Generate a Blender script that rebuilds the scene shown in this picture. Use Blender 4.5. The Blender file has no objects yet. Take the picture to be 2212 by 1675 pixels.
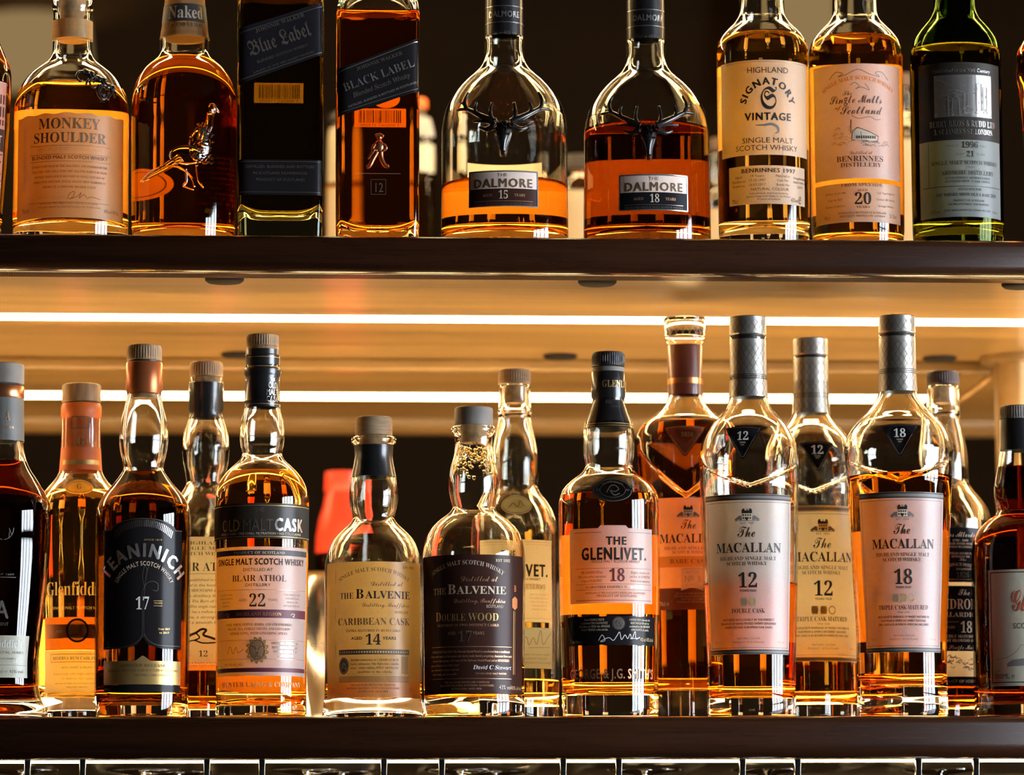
import bpy, bmesh, math, random
from mathutils import Vector, Matrix, Euler
random.seed(7)
R_ = math.radians
sc = bpy.context.scene
C = sc.collection

# ------------------------------------------------------------------ camera, light, exposure
F, W, H = 8500.0, 2212.0, 1675.0            # focal length in pixels of the 2212x1675 frame
PITCH, YAW, ROLL = R_(7.13), R_(3.8), R_(-0.2)
ZL = 1.50                                   # top of the lower shelf above the floor
CAM_R = Euler((R_(90) + PITCH, 0, -YAW), 'XYZ').to_matrix() @ Matrix.Rotation(ROLL, 3, 'Z')
def ray(x, y):
    return CAM_R @ Vector(((x - W/2)/F, -(y - H/2)/F, -1.0))
D0 = 3.07
CAM_P = Vector((0, 0, ZL)) - ray(1106, 1548)*D0
FWD = CAM_R @ Vector((0, 0, -1))
cam = bpy.data.cameras.new('camera'); cam.sensor_width = 36.0; cam.lens = 36.0*F/W
cam.clip_start = 0.05; cam.clip_end = 40
cam.dof.use_dof = True; cam.dof.focus_distance = D0 + 0.035; cam.dof.aperture_fstop = cam.lens/26.0
camo = bpy.data.objects.new('camera', cam); C.objects.link(camo)
camo.location = CAM_P; camo.rotation_euler = CAM_R.to_euler()
sc.camera = camo
sc.view_settings.view_transform = 'Standard'; sc.view_settings.look = 'None'
sc.view_settings.gamma = 1.0; sc.view_settings.use_curve_mapping = False
sc.view_settings.exposure = 0.48
wd = bpy.data.worlds.new('world'); sc.world = wd; wd.use_nodes = True
wd.node_tree.nodes['Background'].inputs[0].default_value = (0.05, 0.06, 0.08, 1)
wd.node_tree.nodes['Background'].inputs[1].default_value = 0.3
LED_STRENGTH, LED_COL = 22.0, (1.0, 0.67, 0.31)
LED_UP, LED_UP_WEAK, TOP_LED = 55.0, 26.0, 34.0
WINDOW_STRENGTH, WINDOW_COL = 19.0, (0.80, 0.88, 1.0)
cy = sc.cycles
cy.max_bounces = 20; cy.transmission_bounces = 18; cy.transparent_max_bounces = 16
cy.glossy_bounces = 8; cy.diffuse_bounces = 4
cy.caustics_reflective = False; cy.caustics_refractive = True
cy.blur_glossy = 0.6; cy.sample_clamp_indirect = 40.0
cy.use_denoising = True
cy.use_adaptive_sampling = True; cy.adaptive_threshold = 0.04

def at(x, y, Y):                            # the point of the plane y = Y that a pixel looks at
    d = ray(x, y); t = (Y - CAM_P.y)/d.y
    return CAM_P + d*t
def mpp(p):                                 # metres per pixel at a point
    return (p - CAM_P).dot(FWD)/F

# ------------------------------------------------------------------ materials
M = {}
def nodes(name):
    m = bpy.data.materials.new(name); m.use_nodes = True; nt = m.node_tree
    for n in list(nt.nodes): nt.nodes.remove(n)
    o = nt.nodes.new('ShaderNodeOutputMaterial'); M[name] = m
    return m, nt, o
def N(nt, t, **kw):
    n = nt.nodes.new('ShaderNode'+t)
    for k, v in kw.items():
        if k in n.inputs: n.inputs[k].default_value = v
        else: setattr(n, k, v)
    return n
def c4(c): return (c[0], c[1], c[2], 1)
def plain(name, col, rough=0.5, metal=0.0, noise=0.12, scale=60, coat=0.0, spec=0.5, stretch=(1, 1, 1)):
    m, nt, o = nodes(name)
    p = N(nt, 'BsdfPrincipled'); nt.links.new(p.outputs[0], o.inputs[0])
    p.inputs['Roughness'].default_value = rough; p.inputs['Metallic'].default_value = metal
    p.inputs['Coat Weight'].default_value = coat; p.inputs['Specular IOR Level'].default_value = spec
    tc = N(nt, 'TexCoord'); mp = N(nt, 'Mapping'); mp.inputs['Scale'].default_value = stretch
    nz = N(nt, 'TexNoise', Scale=scale, Detail=4.0); rp = N(nt, 'ValToRGB')
    nt.links.new(tc.outputs['Object'], mp.inputs[0]); nt.links.new(mp.outputs[0], nz.inputs['Vector'])
    nt.links.new(nz.outputs['Fac'], rp.inputs[0]); nt.links.new(rp.outputs[0], p.inputs['Base Color'])
    rp.color_ramp.elements[0].position = 0.3; rp.color_ramp.elements[1].position = 0.7
    rp.color_ramp.elements[0].color = c4([v*(1-noise) for v in col]); rp.color_ramp.elements[1].color = c4([min(1, v*(1+noise)) for v in col])
    return m
def wood(name, dark, light, rough, coat, sx=1.2, fine=26, bump=0.02):
    m, nt, o = nodes(name)
    p = N(nt, 'BsdfPrincipled'); nt.links.new(p.outputs[0], o.inputs[0])
    p.inputs['Roughness'].default_value = rough; p.inputs['Coat Weight'].default_value = coat; p.inputs['Coat Roughness'].default_value = 0.12
    tc = N(nt, 'TexCoord'); mp = N(nt, 'Mapping'); mp.inputs['Scale'].default_value = (sx, fine, fine)
    nz = N(nt, 'TexNoise', Scale=1.6, Detail=9.0, Roughness=0.62, Distortion=0.35)
    mp2 = N(nt, 'Mapping'); mp2.inputs['Scale'].default_value = (sx*5, fine*9, fine*9)
    n2 = N(nt, 'TexNoise', Scale=2.0, Detail=3.0)
    mx = N(nt, 'Math', operation='MULTIPLY_ADD'); mx.inputs[1].default_value = 0.35
    rp = N(nt, 'ValToRGB')
    nt.links.new(tc.outputs['Object'], mp.inputs[0]); nt.links.new(mp.outputs[0], nz.inputs['Vector'])
    nt.links.new(tc.outputs['Object'], mp2.inputs[0]); nt.links.new(mp2.outputs[0], n2.inputs['Vector'])
    nt.links.new(n2.outputs['Fac'], mx.inputs[0]); nt.links.new(nz.outputs['Fac'], mx.inputs[2])
    nt.links.new(mx.outputs[0], rp.inputs[0]); nt.links.new(rp.outputs[0], p.inputs['Base Color'])
    rp.color_ramp.elements[0].position = 0.42; rp.color_ramp.elements[1].position = 0.9
    rp.color_ramp.elements[0].color = c4(dark); rp.color_ramp.elements[1].color = c4(light)
    b = N(nt, 'Bump', Strength=bump, Distance=0.002); nt.links.new(mx.outputs[0], b.inputs['Height']); nt.links.new(b.outputs[0], p.inputs['Normal'])
    return m
def paper(name, col, trans=0.62, rough=0.55, gloss=0.04):
    m, nt, o = nodes(name)
    tc = N(nt, 'TexCoord'); nz = N(nt, 'TexNoise', Scale=900.0, Detail=3.0); rp = N(nt, 'ValToRGB')
    nt.links.new(tc.outputs['Object'], nz.inputs['Vector']); nt.links.new(nz.outputs['Fac'], rp.inputs[0])
    rp.color_ramp.elements[0].color = c4([v*0.86 for v in col]); rp.color_ramp.elements[1].color = c4([min(1, v*1.06) for v in col])
    d = N(nt, 'BsdfDiffuse'); t = N(nt, 'BsdfTranslucent'); mx = N(nt, 'MixShader'); mx.inputs[0].default_value = trans
    nt.links.new(rp.outputs[0], d.inputs[0]); nt.links.new(rp.outputs[0], t.inputs[0])
    nt.links.new(d.outputs[0], mx.inputs[1]); nt.links.new(t.outputs[0], mx.inputs[2])
    g = N(nt, 'BsdfGlossy'); g.inputs['Roughness'].default_value = rough*0.6; m2 = N(nt, 'MixShader'); m2.inputs[0].default_value = gloss
    nt.links.new(mx.outputs[0], m2.inputs[1]); nt.links.new(g.outputs[0], m2.inputs[2]); nt.links.new(m2.outputs[0], o.inputs[0])
    return m
def glass(name, col, ior=1.5, rough=0.0):
    m, nt, o = nodes(name)
    g = N(nt, 'BsdfGlass', IOR=ior, Roughness=rough); g.inputs['Color'].default_value = c4(col)
    nt.links.new(g.outputs[0], o.inputs[0]); return m
def emit(name, col, s):
    m, nt, o = nodes(name)
    e = N(nt, 'Emission', Strength=s); e.inputs[0].default_value = c4(col); nt.links.new(e.outputs[0], o.inputs[0]); return m

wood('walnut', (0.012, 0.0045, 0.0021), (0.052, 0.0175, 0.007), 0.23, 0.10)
wood('walnut_lit', (0.10, 0.053, 0.016), (0.295, 0.178, 0.056), 0.33, 0.35, sx=1.0, fine=14)  # same walnut made paler: the strip light on it is put into the colour
plain('cork_cap', (0.36, 0.24, 0.13), 0.7, noise=0.25, scale=90, stretch=(1, 1, 8))
plain('wood_cap', (0.34, 0.20, 0.09), 0.5, noise=0.35, scale=60, stretch=(4, 4, 0.6))
plain('grey_cap', (0.22, 0.19, 0.16), 0.6, noise=0.2)
plain('brown_cap', (0.07, 0.04, 0.03), 0.55)
plain('black_cap', (0.02, 0.018, 0.018), 0.42)
plain('black_foil', (0.012, 0.012, 0.013), 0.28, coat=0.3)
plain('grey_foil', (0.13, 0.125, 0.11), 0.5)
plain('copper', (0.62, 0.24, 0.10), 0.28, metal=0.9)
plain('copper_foil', (0.42, 0.12, 0.035), 0.30, metal=0.55)
plain('orange_foil', (0.70, 0.15, 0.02), 0.45)
plain('wine_foil', (0.14, 0.03, 0.015), 0.35, coat=0.4)
plain('red_wax', (0.62, 0.05, 0.022), 0.35)
plain('silver_foil', (0.36, 0.34, 0.30), 0.38, metal=0.75)
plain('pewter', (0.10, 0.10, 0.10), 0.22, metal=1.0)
plain('dark_pewter', (0.012, 0.011, 0.010), 0.26, coat=0.3, spec=0.5)
plain('chrome_black', (0.02, 0.02, 0.022), 0.18, metal=0.2, coat=1.0)
plain('steel', (0.6, 0.6, 0.6), 0.14, metal=1.0)
plain('post_metal', (0.26, 0.16, 0.06), 0.4, metal=0.6)
plain('puck_black', (0.010, 0.008, 0.007), 0.7, spec=0.08)
plain('alu', (0.5, 0.5, 0.5), 0.4, metal=1.0)
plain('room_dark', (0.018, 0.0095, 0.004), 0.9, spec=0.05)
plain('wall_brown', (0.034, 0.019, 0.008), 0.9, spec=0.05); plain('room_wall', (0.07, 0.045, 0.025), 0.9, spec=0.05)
plain('window_paint', (0.12, 0.12, 0.12), 0.5)
plain('stopper_cork', (0.45, 0.28, 0.14), 0.8, noise=0.4, scale=160)
emit('led', LED_COL, LED_STRENGTH); emit('led_top', LED_COL, TOP_LED); emit('led_up', LED_COL, LED_UP); emit('led_up_weak', LED_COL, LED_UP_WEAK); emit('led_fill_upper', LED_COL, 12.0); emit('led_fill_lower', LED_COL, 26.0)
emit('daylight', WINDOW_COL, WINDOW_STRENGTH)
emit('bulb_glow', (1.0, 0.66, 0.30), 60.0); emit('shade_glow', (1.0, 0.66, 0.28), 0.20)
glass('glass', (0.985, 0.985, 0.96)); glass('glass_green', (0.36, 0.47, 0.20)); glass('glass_brown', (0.40, 0.14, 0.03)); glass('glass_blue', (0.62, 0.74, 0.70))
glass('crystal', (0.97, 0.96, 0.92), 1.5)
LIQ = {'pale': (0.98, 0.78, 0.38), 'gold': (0.97, 0.66, 0.22), 'amber': (0.95, 0.56, 0.14), 'deep': (0.84, 0.42, 0.085), 'dark': (0.52, 0.21, 0.037), 'umber': (0.40, 0.20, 0.05), 'black': (0.34, 0.085, 0.015), 'smoke': (0.70, 0.48, 0.18)}
for k, v in LIQ.items():
    glass('liquid_'+k, v, 1.36/1.5); glass('liquid_top_'+k, [min(1, q**0.5) for q in v], 1.36)
for k, v in {'cream': (0.86, 0.78, 0.60), 'white': (0.88, 0.85, 0.80), 'tan': (0.78, 0.53, 0.19), 'kraft': (0.76, 0.52, 0.22), 'orange': (0.85, 0.30, 0.04), 'bluegrey': (0.50, 0.56, 0.54), 'goldpaper': (0.60, 0.42, 0.13), 'olive': (0.30, 0.28, 0.18)}.items():
    paper('paper_'+k, v)
paper('paper_black', (0.016, 0.014, 0.015), 0.03, 0.35, 0.012); paper('paper_brown', (0.055, 0.022, 0.016), 0.06, 0.5, 0.015); paper('paper_charcoal', (0.05, 0.042, 0.034), 0.05, 0.5, 0.02)
paper('paper_sage', (0.66, 0.66, 0.50), 0.25); paper('paper_navy', (0.016, 0.015, 0.018), 0.03, 0.4, 0.012); paper('paper_rust', (0.22, 0.05, 0.02), 0.15); paper('paper_wine', (0.16, 0.03, 0.045), 0.1)
INK = {'printwhite': ((0.9, 0.85, 0.75), 0.5, 0), 'palepink': ((0.86, 0.68, 0.56), 0.5, 0), 'black': ((0.015, 0.012, 0.01), 0.5, 0), 'white': ((0.85, 0.83, 0.78), 0.5, 0), 'gold': ((0.55, 0.36, 0.12), 0.35, 0.6), 'red': ((0.45, 0.07, 0.03), 0.5, 0), 'silver': ((0.62, 0.60, 0.57), 0.25, 0.85),
       'copperink': ((0.60, 0.33, 0.18), 0.35, 0.6), 'brownink': ((0.17, 0.09, 0.04), 0.5, 0), 'grey': ((0.20, 0.18, 0.16), 0.5, 0), 'wine': ((0.14, 0.02, 0.035), 0.5, 0), 'faint': ((0.55, 0.40, 0.20), 0.5, 0.2), 'cream': ((0.75, 0.60, 0.42), 0.5, 0), 'dim': ((0.11, 0.09, 0.07), 0.45, 0.3), 'orangeink': ((0.72, 0.22, 0.05), 0.5, 0), 'charcoal': ((0.045, 0.04, 0.035), 0.5, 0), 'tanink': ((0.62, 0.45, 0.22), 0.5, 0)}
for k, (c, r, me) in INK.items(): (paper('ink_'+k, c, 0.5) if k in ('printwhite',) else plain('ink_'+k, c, r, me, noise=0.06))

# ------------------------------------------------------------------ object helpers
def mesh(name, vs, fs, mats, parent=None, smooth=True, midx=None, loc=None):
    me = bpy.data.meshes.new(name); me.from_pydata([tuple(v) for v in vs], [], fs)
    for m in (mats if isinstance(mats, (list, tuple)) else [mats]): me.materials.append(M[m])
    if smooth: me.shade_smooth()
    if midx: me.polygons.foreach_set('material_index', midx)
    me.update()
    o = bpy.data.objects.new(name, me); C.objects.link(o)
    if parent is not None: o.parent = parent
    if loc is not None: o.location = loc
    return o
def empty(name, loc, label, cat, group=None, rz=0):
    o = bpy.data.objects.new(name, None); C.objects.link(o); o.location = loc; o.rotation_euler = (0, 0, rz)
    o.empty_display_size = 0.02
    o['label'] = label; o['category'] = cat
    if group: o['group'] = group
    return o
def tag(o, label, cat, group=None, kind=None):
    o['label'] = label; o['category'] = cat
    if group: o['group'] = group
    if kind: o['kind'] = kind
    return o
def struct(o, label=None):
    o['kind'] = 'structure'
    if label: o['label'] = label
    return o
BOXF = [(0, 3, 2, 1), (4, 5, 6, 7), (0, 1, 5, 4), (1, 2, 6, 5), (2, 3, 7, 6), (3, 0, 4, 7)]
def boxv(x0, x1, y0, y1, z0, z1):
    return [(x0, y0, z0), (x1, y0, z0), (x1, y1, z0), (x0, y1, z0), (x0, y0, z1), (x1, y0, z1), (x1, y1, z1), (x0, y1, z1)]
def box(name, x0, x1, y0, y1, z0, z1, mat, parent=None, bevel=0.0):
    if bevel <= 0: return mesh(name, boxv(x0, x1, y0, y1, z0, z1), BOXF, mat, parent, smooth=False)
    bm = bmesh.new(); vv = [bm.verts.new(v) for v in boxv(x0, x1, y0, y1, z0, z1)]
    for f in BOXF: bm.faces.new([vv[i] for i in f])
    bmesh.ops.bevel(bm, geom=list(bm.edges), offset=bevel, segments=3, affect='EDGES', profile=0.5)
    me = bpy.data.meshes.new(name); bm.to_mesh(me); bm.free(); me.materials.append(M[mat]); me.shade_smooth()
    o = bpy.data.objects.new(name, me); C.objects.link(o); o.parent = parent
    return o
def prism_x(name, yz, x0, x1, mat, parent=None, smooth=False):   # profile in (y, z), swept along x
    n = len(yz); vs = [(x0, y, z) for y, z in yz] + [(x1, y, z) for y, z in yz]
    fs = [(i, (i+1) % n, n+(i+1) % n, n+i) for i in range(n)] + [tuple(range(n-1, -1, -1)), tuple(range(n, 2*n))]
    o = mesh(name, vs, fs, mat, parent, smooth=False)
    if smooth:
        for i in range(n): o.data.polygons[i].use_smooth = True
    return o
def tube(path, rads, seg=10, close=True):                        # a round tube along points with a radius at each
    vs, fs = [], []; n = len(path); path = [Vector(p) for p in path]
    up = Vector((0, 1, 0.03)).normalized()
    for i, p in enumerate(path):
        t = (path[min(n-1, i+1)] - path[max(0, i-1)]).normalized()
        a = t.cross(up)
        if a.length < 1e-4: a = t.cross(Vector((1, 0, 0)))
        a.normalize(); b = a.cross(t)
        for k in range(seg):
            w = 2*math.pi*k/seg; vs.append(p + (a*math.cos(w) + b*math.sin(w))*rads[i])
    for i in range(n-1):
        for k in range(seg):
            k2 = (k+1) % seg; fs.append((i*seg+k, i*seg+k2, (i+1)*seg+k2, (i+1)*seg+k))
    fs.append(tuple(range(seg-1, -1, -1))); fs.append(tuple(range((n-1)*seg, n*seg)))
    return vs, fs
def join(*parts):
    V, Fc = [], []
    for vs, fs in parts:
        b = len(V); V += list(vs); Fc += [tuple(b+i for i in f) for f in fs]
    return V, Fc
def pchip(pts):                                                   # smooth monotone curve r(z) through points
    pts = sorted(pts); xs = [p[0] for p in pts]; ys = [p[1] for p in pts]; n = len(xs)
    h = [max(1e-7, xs[i+1]-xs[i]) for i in range(n-1)]; d = [(ys[i+1]-ys[i])/h[i] for i in range(n-1)]
    m = [0.0]*n
    if n > 1: m[0] = d[0]; m[-1] = d[-1]
    for i in range(1, n-1):
        if d[i-1]*d[i] <= 0: m[i] = 0
        else:
            w1 = 2*h[i]+h[i-1]; w2 = h[i]+2*h[i-1]; m[i] = (w1+w2)/(w1/d[i-1]+w2/d[i])
    def f(x):
        if x <= xs[0]: return ys[0]
        if x >= xs[-1]: return ys[-1]
        lo, hi = 0, n-1
        while hi-lo > 1:
            k = (lo+hi)//2
            if xs[k] <= x: lo = k
            else: hi = k
        t = (x-xs[lo])/h[lo]; t2, t3 = t*t, t*t*t
        return ys[lo]*(2*t3-3*t2+1)+h[lo]*m[lo]*(t3-2*t2+t)+ys[hi]*(-2*t3+3*t2)+h[lo]*m[hi]*(t3-t2)
    return f

# ------------------------------------------------------------------ glyphs: letter outlines as flat meshes
BASES = {'serif': (0x1D400, 0x1D41A, 0x1D7CE), 'script': (0x1D4D0, 0x1D4EA, 0x1D7CE), 'fraktur': (0x1D56C, 0x1D586, 0x1D7CE), 'thin': (0x1D400, 0x1D41A, 0x1D7CE), 'sans': None, 'bold': None}
OFFS = {'thin': -0.008}
def gchar(c, st):
    b = BASES[st]
    if b:
        if 'A' <= c <= 'Z': return chr(b[0]+ord(c)-65)
        if 'a' <= c <= 'z': return chr(b[1]+ord(c)-97)
        if '0' <= c <= '9': return chr(b[2]+ord(c)-48)
    return c
GL = {}
def load_glyphs(need):
    tmp = []
    def t(body, off=0.0):
        c = bpy.data.curves.new('g', 'FONT'); c.body = body; c.resolution_u = 2; c.offset = off
        o = bpy.data.objects.new('g', c); C.objects.link(o); tmp.append(o); return o
    items = []
    for c, st in sorted(need):
        g = gchar(c, st); items.append((c, st, t(g, OFFS.get(st, 0.0)), t('|'+g+'|')))
    ref = t('||'); bpy.context.view_layer.update(); dg = bpy.context.evaluated_depsgraph_get()
    def me(o):
        m = bpy.data.meshes.new_from_object(o.evaluated_get(dg))
        r = ([(v.co.x, v.co.y) for v in m.vertices], [tuple(p.vertices) for p in m.polygons]); bpy.data.meshes.remove(m); return r
    x0 = max(v[0] for v in me(ref)[0])
    for c, st, a, b in items:
        v, f = me(a); w = max(q[0] for q in me(b)[0]) - x0
        GL[(c, st)] = (v, f, w)
    for o in tmp:
        d = o.data; bpy.data.objects.remove(o); bpy.data.curves.remove(d)
CAPH = 0.70
def text_mesh(s, st, h, w=None, track=0.0, arc=None):
    """letters of cap height h, centred on u = 0, baseline v = 0 (v grows downwards); w squeezes the line to a width; arc bends it over a circle"""
    k = h/CAPH; x = 0; runs = []
    for c in s:
        if c == ' ': x += 0.28*k + track; continue
        v, f, a = GL[(c, st)]; runs.append((x, v, f)); x += a*k + track
    x -= track; sx = 1.0 if not w else w/max(x, 1e-6)
    V, Fc = [], []
    for x0, v, f in runs:
        b = len(V)
        gw = (max(q[0] for q in v)-min(q[0] for q in v))*k*sx
        if gw > 8: v, f = slice_u(v, f, 6.0/(k*sx))
        if arc:
            mid = (x0 + 0.5*(max(q[0] for q in v))*k)*sx - x*sx/2; th = mid/arc; ct, sn = math.cos(th), math.sin(th)
            for q in v:
                du = (x0+q[0]*k)*sx - x*sx/2 - mid; dv = q[1]*k
                V.append((arc*sn + du*ct + dv*sn, arc*(1-ct) + du*sn - dv*ct))
        else:
            for q in v: V.append(((x0+q[0]*k)*sx - x*sx/2, -q[1]*k))
        Fc += [tuple(b+i for i in p) for p in f]
    return V, Fc
def slice_u(V, Fc, step):
    us = [v[0] for v in V]
    if not us or max(us)-min(us) < step: return V, Fc
    bm = bmesh.new(); vv = [bm.verts.new((v[0], v[1], 0)) for v in V]
    for f in Fc:
        try: bm.faces.new([vv[i] for i in f])
        except ValueError: pass
    u = math.floor(min(us)/step)*step + step
    while u < max(us):
        bmesh.ops.bisect_plane(bm, geom=list(bm.verts)+list(bm.edges)+list(bm.faces), plane_co=(u, 0, 0), plane_no=(1, 0, 0), dist=1e-5); u += step
    bm.verts.index_update()
    r = ([(v.co.x, v.co.y) for v in bm.verts], [tuple(v.index for v in f.verts) for f in bm.faces]); bm.free(); return r
def ribbon(pts, w, closed=False):
    n = len(pts); V, Fc = [], []
    for i, p in enumerate(pts):
        a = pts[(i-1) % n] if closed else pts[max(0, i-1)]; b = pts[(i+1) % n] if closed else pts[min(n-1, i+1)]
        dx, dy = b[0]-a[0], b[1]-a[1]; l = math.hypot(dx, dy) or 1; ww = w[i] if isinstance(w, list) else w
        nx, ny = -dy/l*ww/2, dx/l*ww/2; V += [(p[0]+nx, p[1]+ny), (p[0]-nx, p[1]-ny)]
    for i in range(n if closed else n-1):
        j = (i+1) % n; Fc.append((2*i, 2*i+1, 2*j+1, 2*j))
    return V, Fc
def curve_pts(ctrl, n=8):                                        # Catmull-Rom through control points
    out = []
    P = [ctrl[0]] + list(ctrl) + [ctrl[-1]]
    for i in range(1, len(P)-2):
        for k in range(n):
            t = k/n; a, b, c, d = P[i-1], P[i], P[i+1], P[i+2]
            out.append(tuple(0.5*((2*b[j]) + (c[j]-a[j])*t + (2*a[j]-5*b[j]+4*c[j]-d[j])*t*t + (3*b[j]-a[j]-3*c[j]+d[j])*t**3) for j in range(len(b))))
    out.append(tuple(ctrl[-1])); return out
def oval(u, v, a, b, n=36): return [(u+a*math.cos(2*math.pi*i/n), v+b*math.sin(2*math.pi*i/n)) for i in range(n)]

# ------------------------------------------------------------------ bottles
class Bottle:
    """Pixel coordinates of the photograph give the outline; the depth Y gives real size."""
    def __init__(s, name, label, cx, yref, Y, zbase, prof, group, cat='whisky bottle', liquid=None, lcol='amber', gmat='glass', seg=72, square=0, depth=1.0,
                 disp=None, wall=0.003, floor=0.010, punt=0.006, rz=0.0, glass_obj=True, step=0.0022):
        s.cx, s.Y, s.zb, s.seg, s.square, s.depth, s.disp = cx, Y, zbase, seg, square, depth, disp
        p = at(cx, yref, Y); s.X = p.x; s.m = mpp(p)
        rmax = max(q[1] for q in prof)*s.m; s.hw = max(q[1] for q in prof)
        s.Yf = Y - rmax*depth; s.mf = mpp(at(cx, yref, s.Yf))
        s.view = math.atan2(CAM_P.x - s.X, Y - CAM_P.y)
        s.root = empty(name, (s.X, Y, zbase), label, cat, group, rz)
        s.prof = [(s.za(y), h*s.m) for y, h in prof]
        s.prof = [q for q in s.prof if q[0] > 0.004]
        rb = s.prof[-1][1]
        s.ztop = max(q[0] for q in s.prof)
        s.prof += [(0.0012, rb-0.0006), (0.0, rb-0.0022)]
        s.R = pchip(s.prof); s.rref = rmax
        if glass_obj: s.build_glass(gmat, wall, floor, punt, liquid, lcol, step)
    def za(s, y): return at(s.cx, y, s.Y).z - s.zb
    def zf(s, y): return at(s.cx, y, s.Yf).z - s.zb
    def ring(s, r, z, seg=None):
        seg = seg or s.seg; out = []
        for k in range(seg):
            a = 2*math.pi*k/seg
            if s.square:
                ca, sa = math.sin(a), -math.cos(a); e = 2.0/s.square
                q = 2.0 + (s.square-2.0)*min(1, max(0, (r/s.rref-0.55)/0.35)); e = 2.0/q
                x = r*math.copysign(abs(ca)**e, ca); y = r*s.depth*math.copysign(abs(sa)**e, sa)
                out.append((x, y, z))
            else:
                rr = r + (s.disp(a if a <= math.pi else a-2*math.pi, z, r) if s.disp else 0.0)
                out.append((rr*math.sin(a+s.view), -rr*math.cos(a+s.view), z))
        return out
    def loft(s, prof, seg=None, top_cap=False, bot_cap=False):
        seg = seg or s.seg; V, Fc = [], []
        for r, z in prof: V += s.ring(r, z, seg)
        for i in range(len(prof)-1):
            for k in range(seg):
                k2 = (k+1) % seg; Fc.append((i*seg+k, i*seg+k2, (i+1)*seg+k2, (i+1)*seg+k))
        if bot_cap: Fc.append(tuple(range(seg-1, -1, -1)))
        if top_cap: Fc.append(tuple(range((len(prof)-1)*seg, len(prof)*seg)))
        return V, Fc
    def zsteps(s, z0, z1, step):
        zs = sorted(set([z0, z1] + [q[0] for q in s.prof if z0 < q[0] < z1])); out = [zs[0]]
        for a, b in zip(zs, zs[1:]):
            n = max(1, int(math.ceil((b-a)/step))); out += [a+(b-a)*(i+1)/n for i in range(n)]
        return out
    def build_glass(s, gmat, wall, floor, punt, liquid, lcol, step):
        R = s.R; zt = s.ztop; rb = R(0.0)
        outer = [(0.0006, punt), (rb*0.35, punt*0.9), (rb*0.7, punt*0.45), (rb*0.9, 0.0006)] + [(R(z), z) for z in s.zsteps(0.0, zt, step)]
        fz = floor + punt*0.5
        def rin(z):
            r = max(0.003, R(z)-wall)
            d = z-fz
            if d < 0.012: r -= 0.008*(1-max(0, d)/0.012)**2.2
            return max(0.003, r)
        zl = None if liquid is None else min(s.za(liquid), zt-0.006)
        fl = [(0.0006, fz+punt*0.5), (rin(fz)*0.5, fz+punt*0.3), (rin(fz)*0.92, fz)]
        lo = zl if zl is not None else fz
        inner = [(rin(z), z) for z in reversed(s.zsteps(lo, zt-0.0004, step))]
        prof = outer + inner + ([] if zl is not None else list(reversed(fl)))
        disp, s.disp_keep = s.disp, s.disp
        V, Fc = s.loft(prof)
        mesh('glass_body', V, Fc, gmat, s.root)
        if zl is not None:
            wallp = fl + [(rin(z), z) for z in s.zsteps(fz, zl, step)]
            V, Fc = s.loft(wallp); n = len(Fc)
            rt = rin(zl); tp = [(rt, zl), (rt-0.0006, zl-0.0005), (rt*0.6, zl-0.0006), (0.0008, zl-0.0006)]
            V2, F2 = s.loft(tp); V, Fc = join((V, Fc), (V2, F2))
            mesh('liquid', V, Fc, ['liquid_'+lcol, 'liquid_top_'+lcol], s.root, midx=[0]*n+[1]*(len(Fc)-n))
    def lathe(s, name, pts, mat, ribs=0, seg=None, parent=None, smooth_prof=False, label=None, inner=None, rib_depth=0.0004):
        """a turned part: pts are (pixel y, half width) from its top to its foot; solid, or a sleeve when inner is its wall"""
        pr = [(h*s.m, s.za(y)) for y, h in pts]; pr = pr[::-1]
        seg = seg or (ribs*4 if ribs else s.seg)
        if smooth_prof:
            f = pchip([(z, r) for r, z in pr]); z0, z1 = pr[0][1], pr[-1][1]; n = max(6, int((z1-z0)/0.002)); pr = [(f(z0+(z1-z0)*i/n), z0+(z1-z0)*i/n) for i in range(n+1)]
        full = ([(max(0.0005, pr[0][0]-inner), pr[0][1])] if inner else [(0.0006, pr[0][1])]) + pr
        if inner: full += [(max(0.0005, pr[-1][0]-inner), pr[-1][1])] + [(max(0.0005, r-inner), z) for r, z in reversed(pr)][1:]
        else: full += [(0.0006, pr[-1][1])]
        sq, s.square = s.square, 0; dp, s.disp = s.disp, None
        V, Fc = s.loft(full, seg)
        s.square, s.disp = sq, dp
        if ribs:
            zt = pr[-1][1]; zlo = pr[0][1]
            for i, v in enumerate(V):
                k = i % seg
                if k % 4 in (0, 1) and zlo+0.0008 < v[2] < zt-0.0012 and math.hypot(v[0], v[1]) > 0.006:
                    q = 1 - rib_depth/math.hypot(v[0], v[1]); V[i] = (v[0]*q, v[1]*q, v[2])
        o = mesh(name, V, Fc, mat, parent or s.root)
        sharpen(o, 38)
        if label: o['label'] = label
        o_R = pchip([(z, r) for r, z in pr])
        return o, o_R
    def cap(s, y0, y1, hw, mat, ribs=0, name='cap', dome=0.3, taper=0, label=None):
        d = (y1-y0); e = min(5, d*0.16)
        ribbed = [(y0+e+2+(d-e-4)*i/5.0, hw+taper*i/5.0) for i in range(6)] if ribs else [(y0+e, hw), (y1-1.5, hw+taper)]
        return s.lathe(name, [(y0-1.5*dome, hw*0.55), (y0, hw-e), (y0+e*0.35, hw-e*0.3)] + ribbed + [(y1-1, hw+taper-0.6), (y1, hw+taper-2.5)], mat, ribs, label=label)
def sharpen(o, deg):
    me = o.data; bm = bmesh.new(); bm.from_mesh(me); lim = R_(deg)
    for e in bm.edges:
        if len(e.link_faces) == 2 and e.calc_face_angle(0) > lim: e.smooth = False
    bm.to_mesh(me); bm.free()

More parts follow.
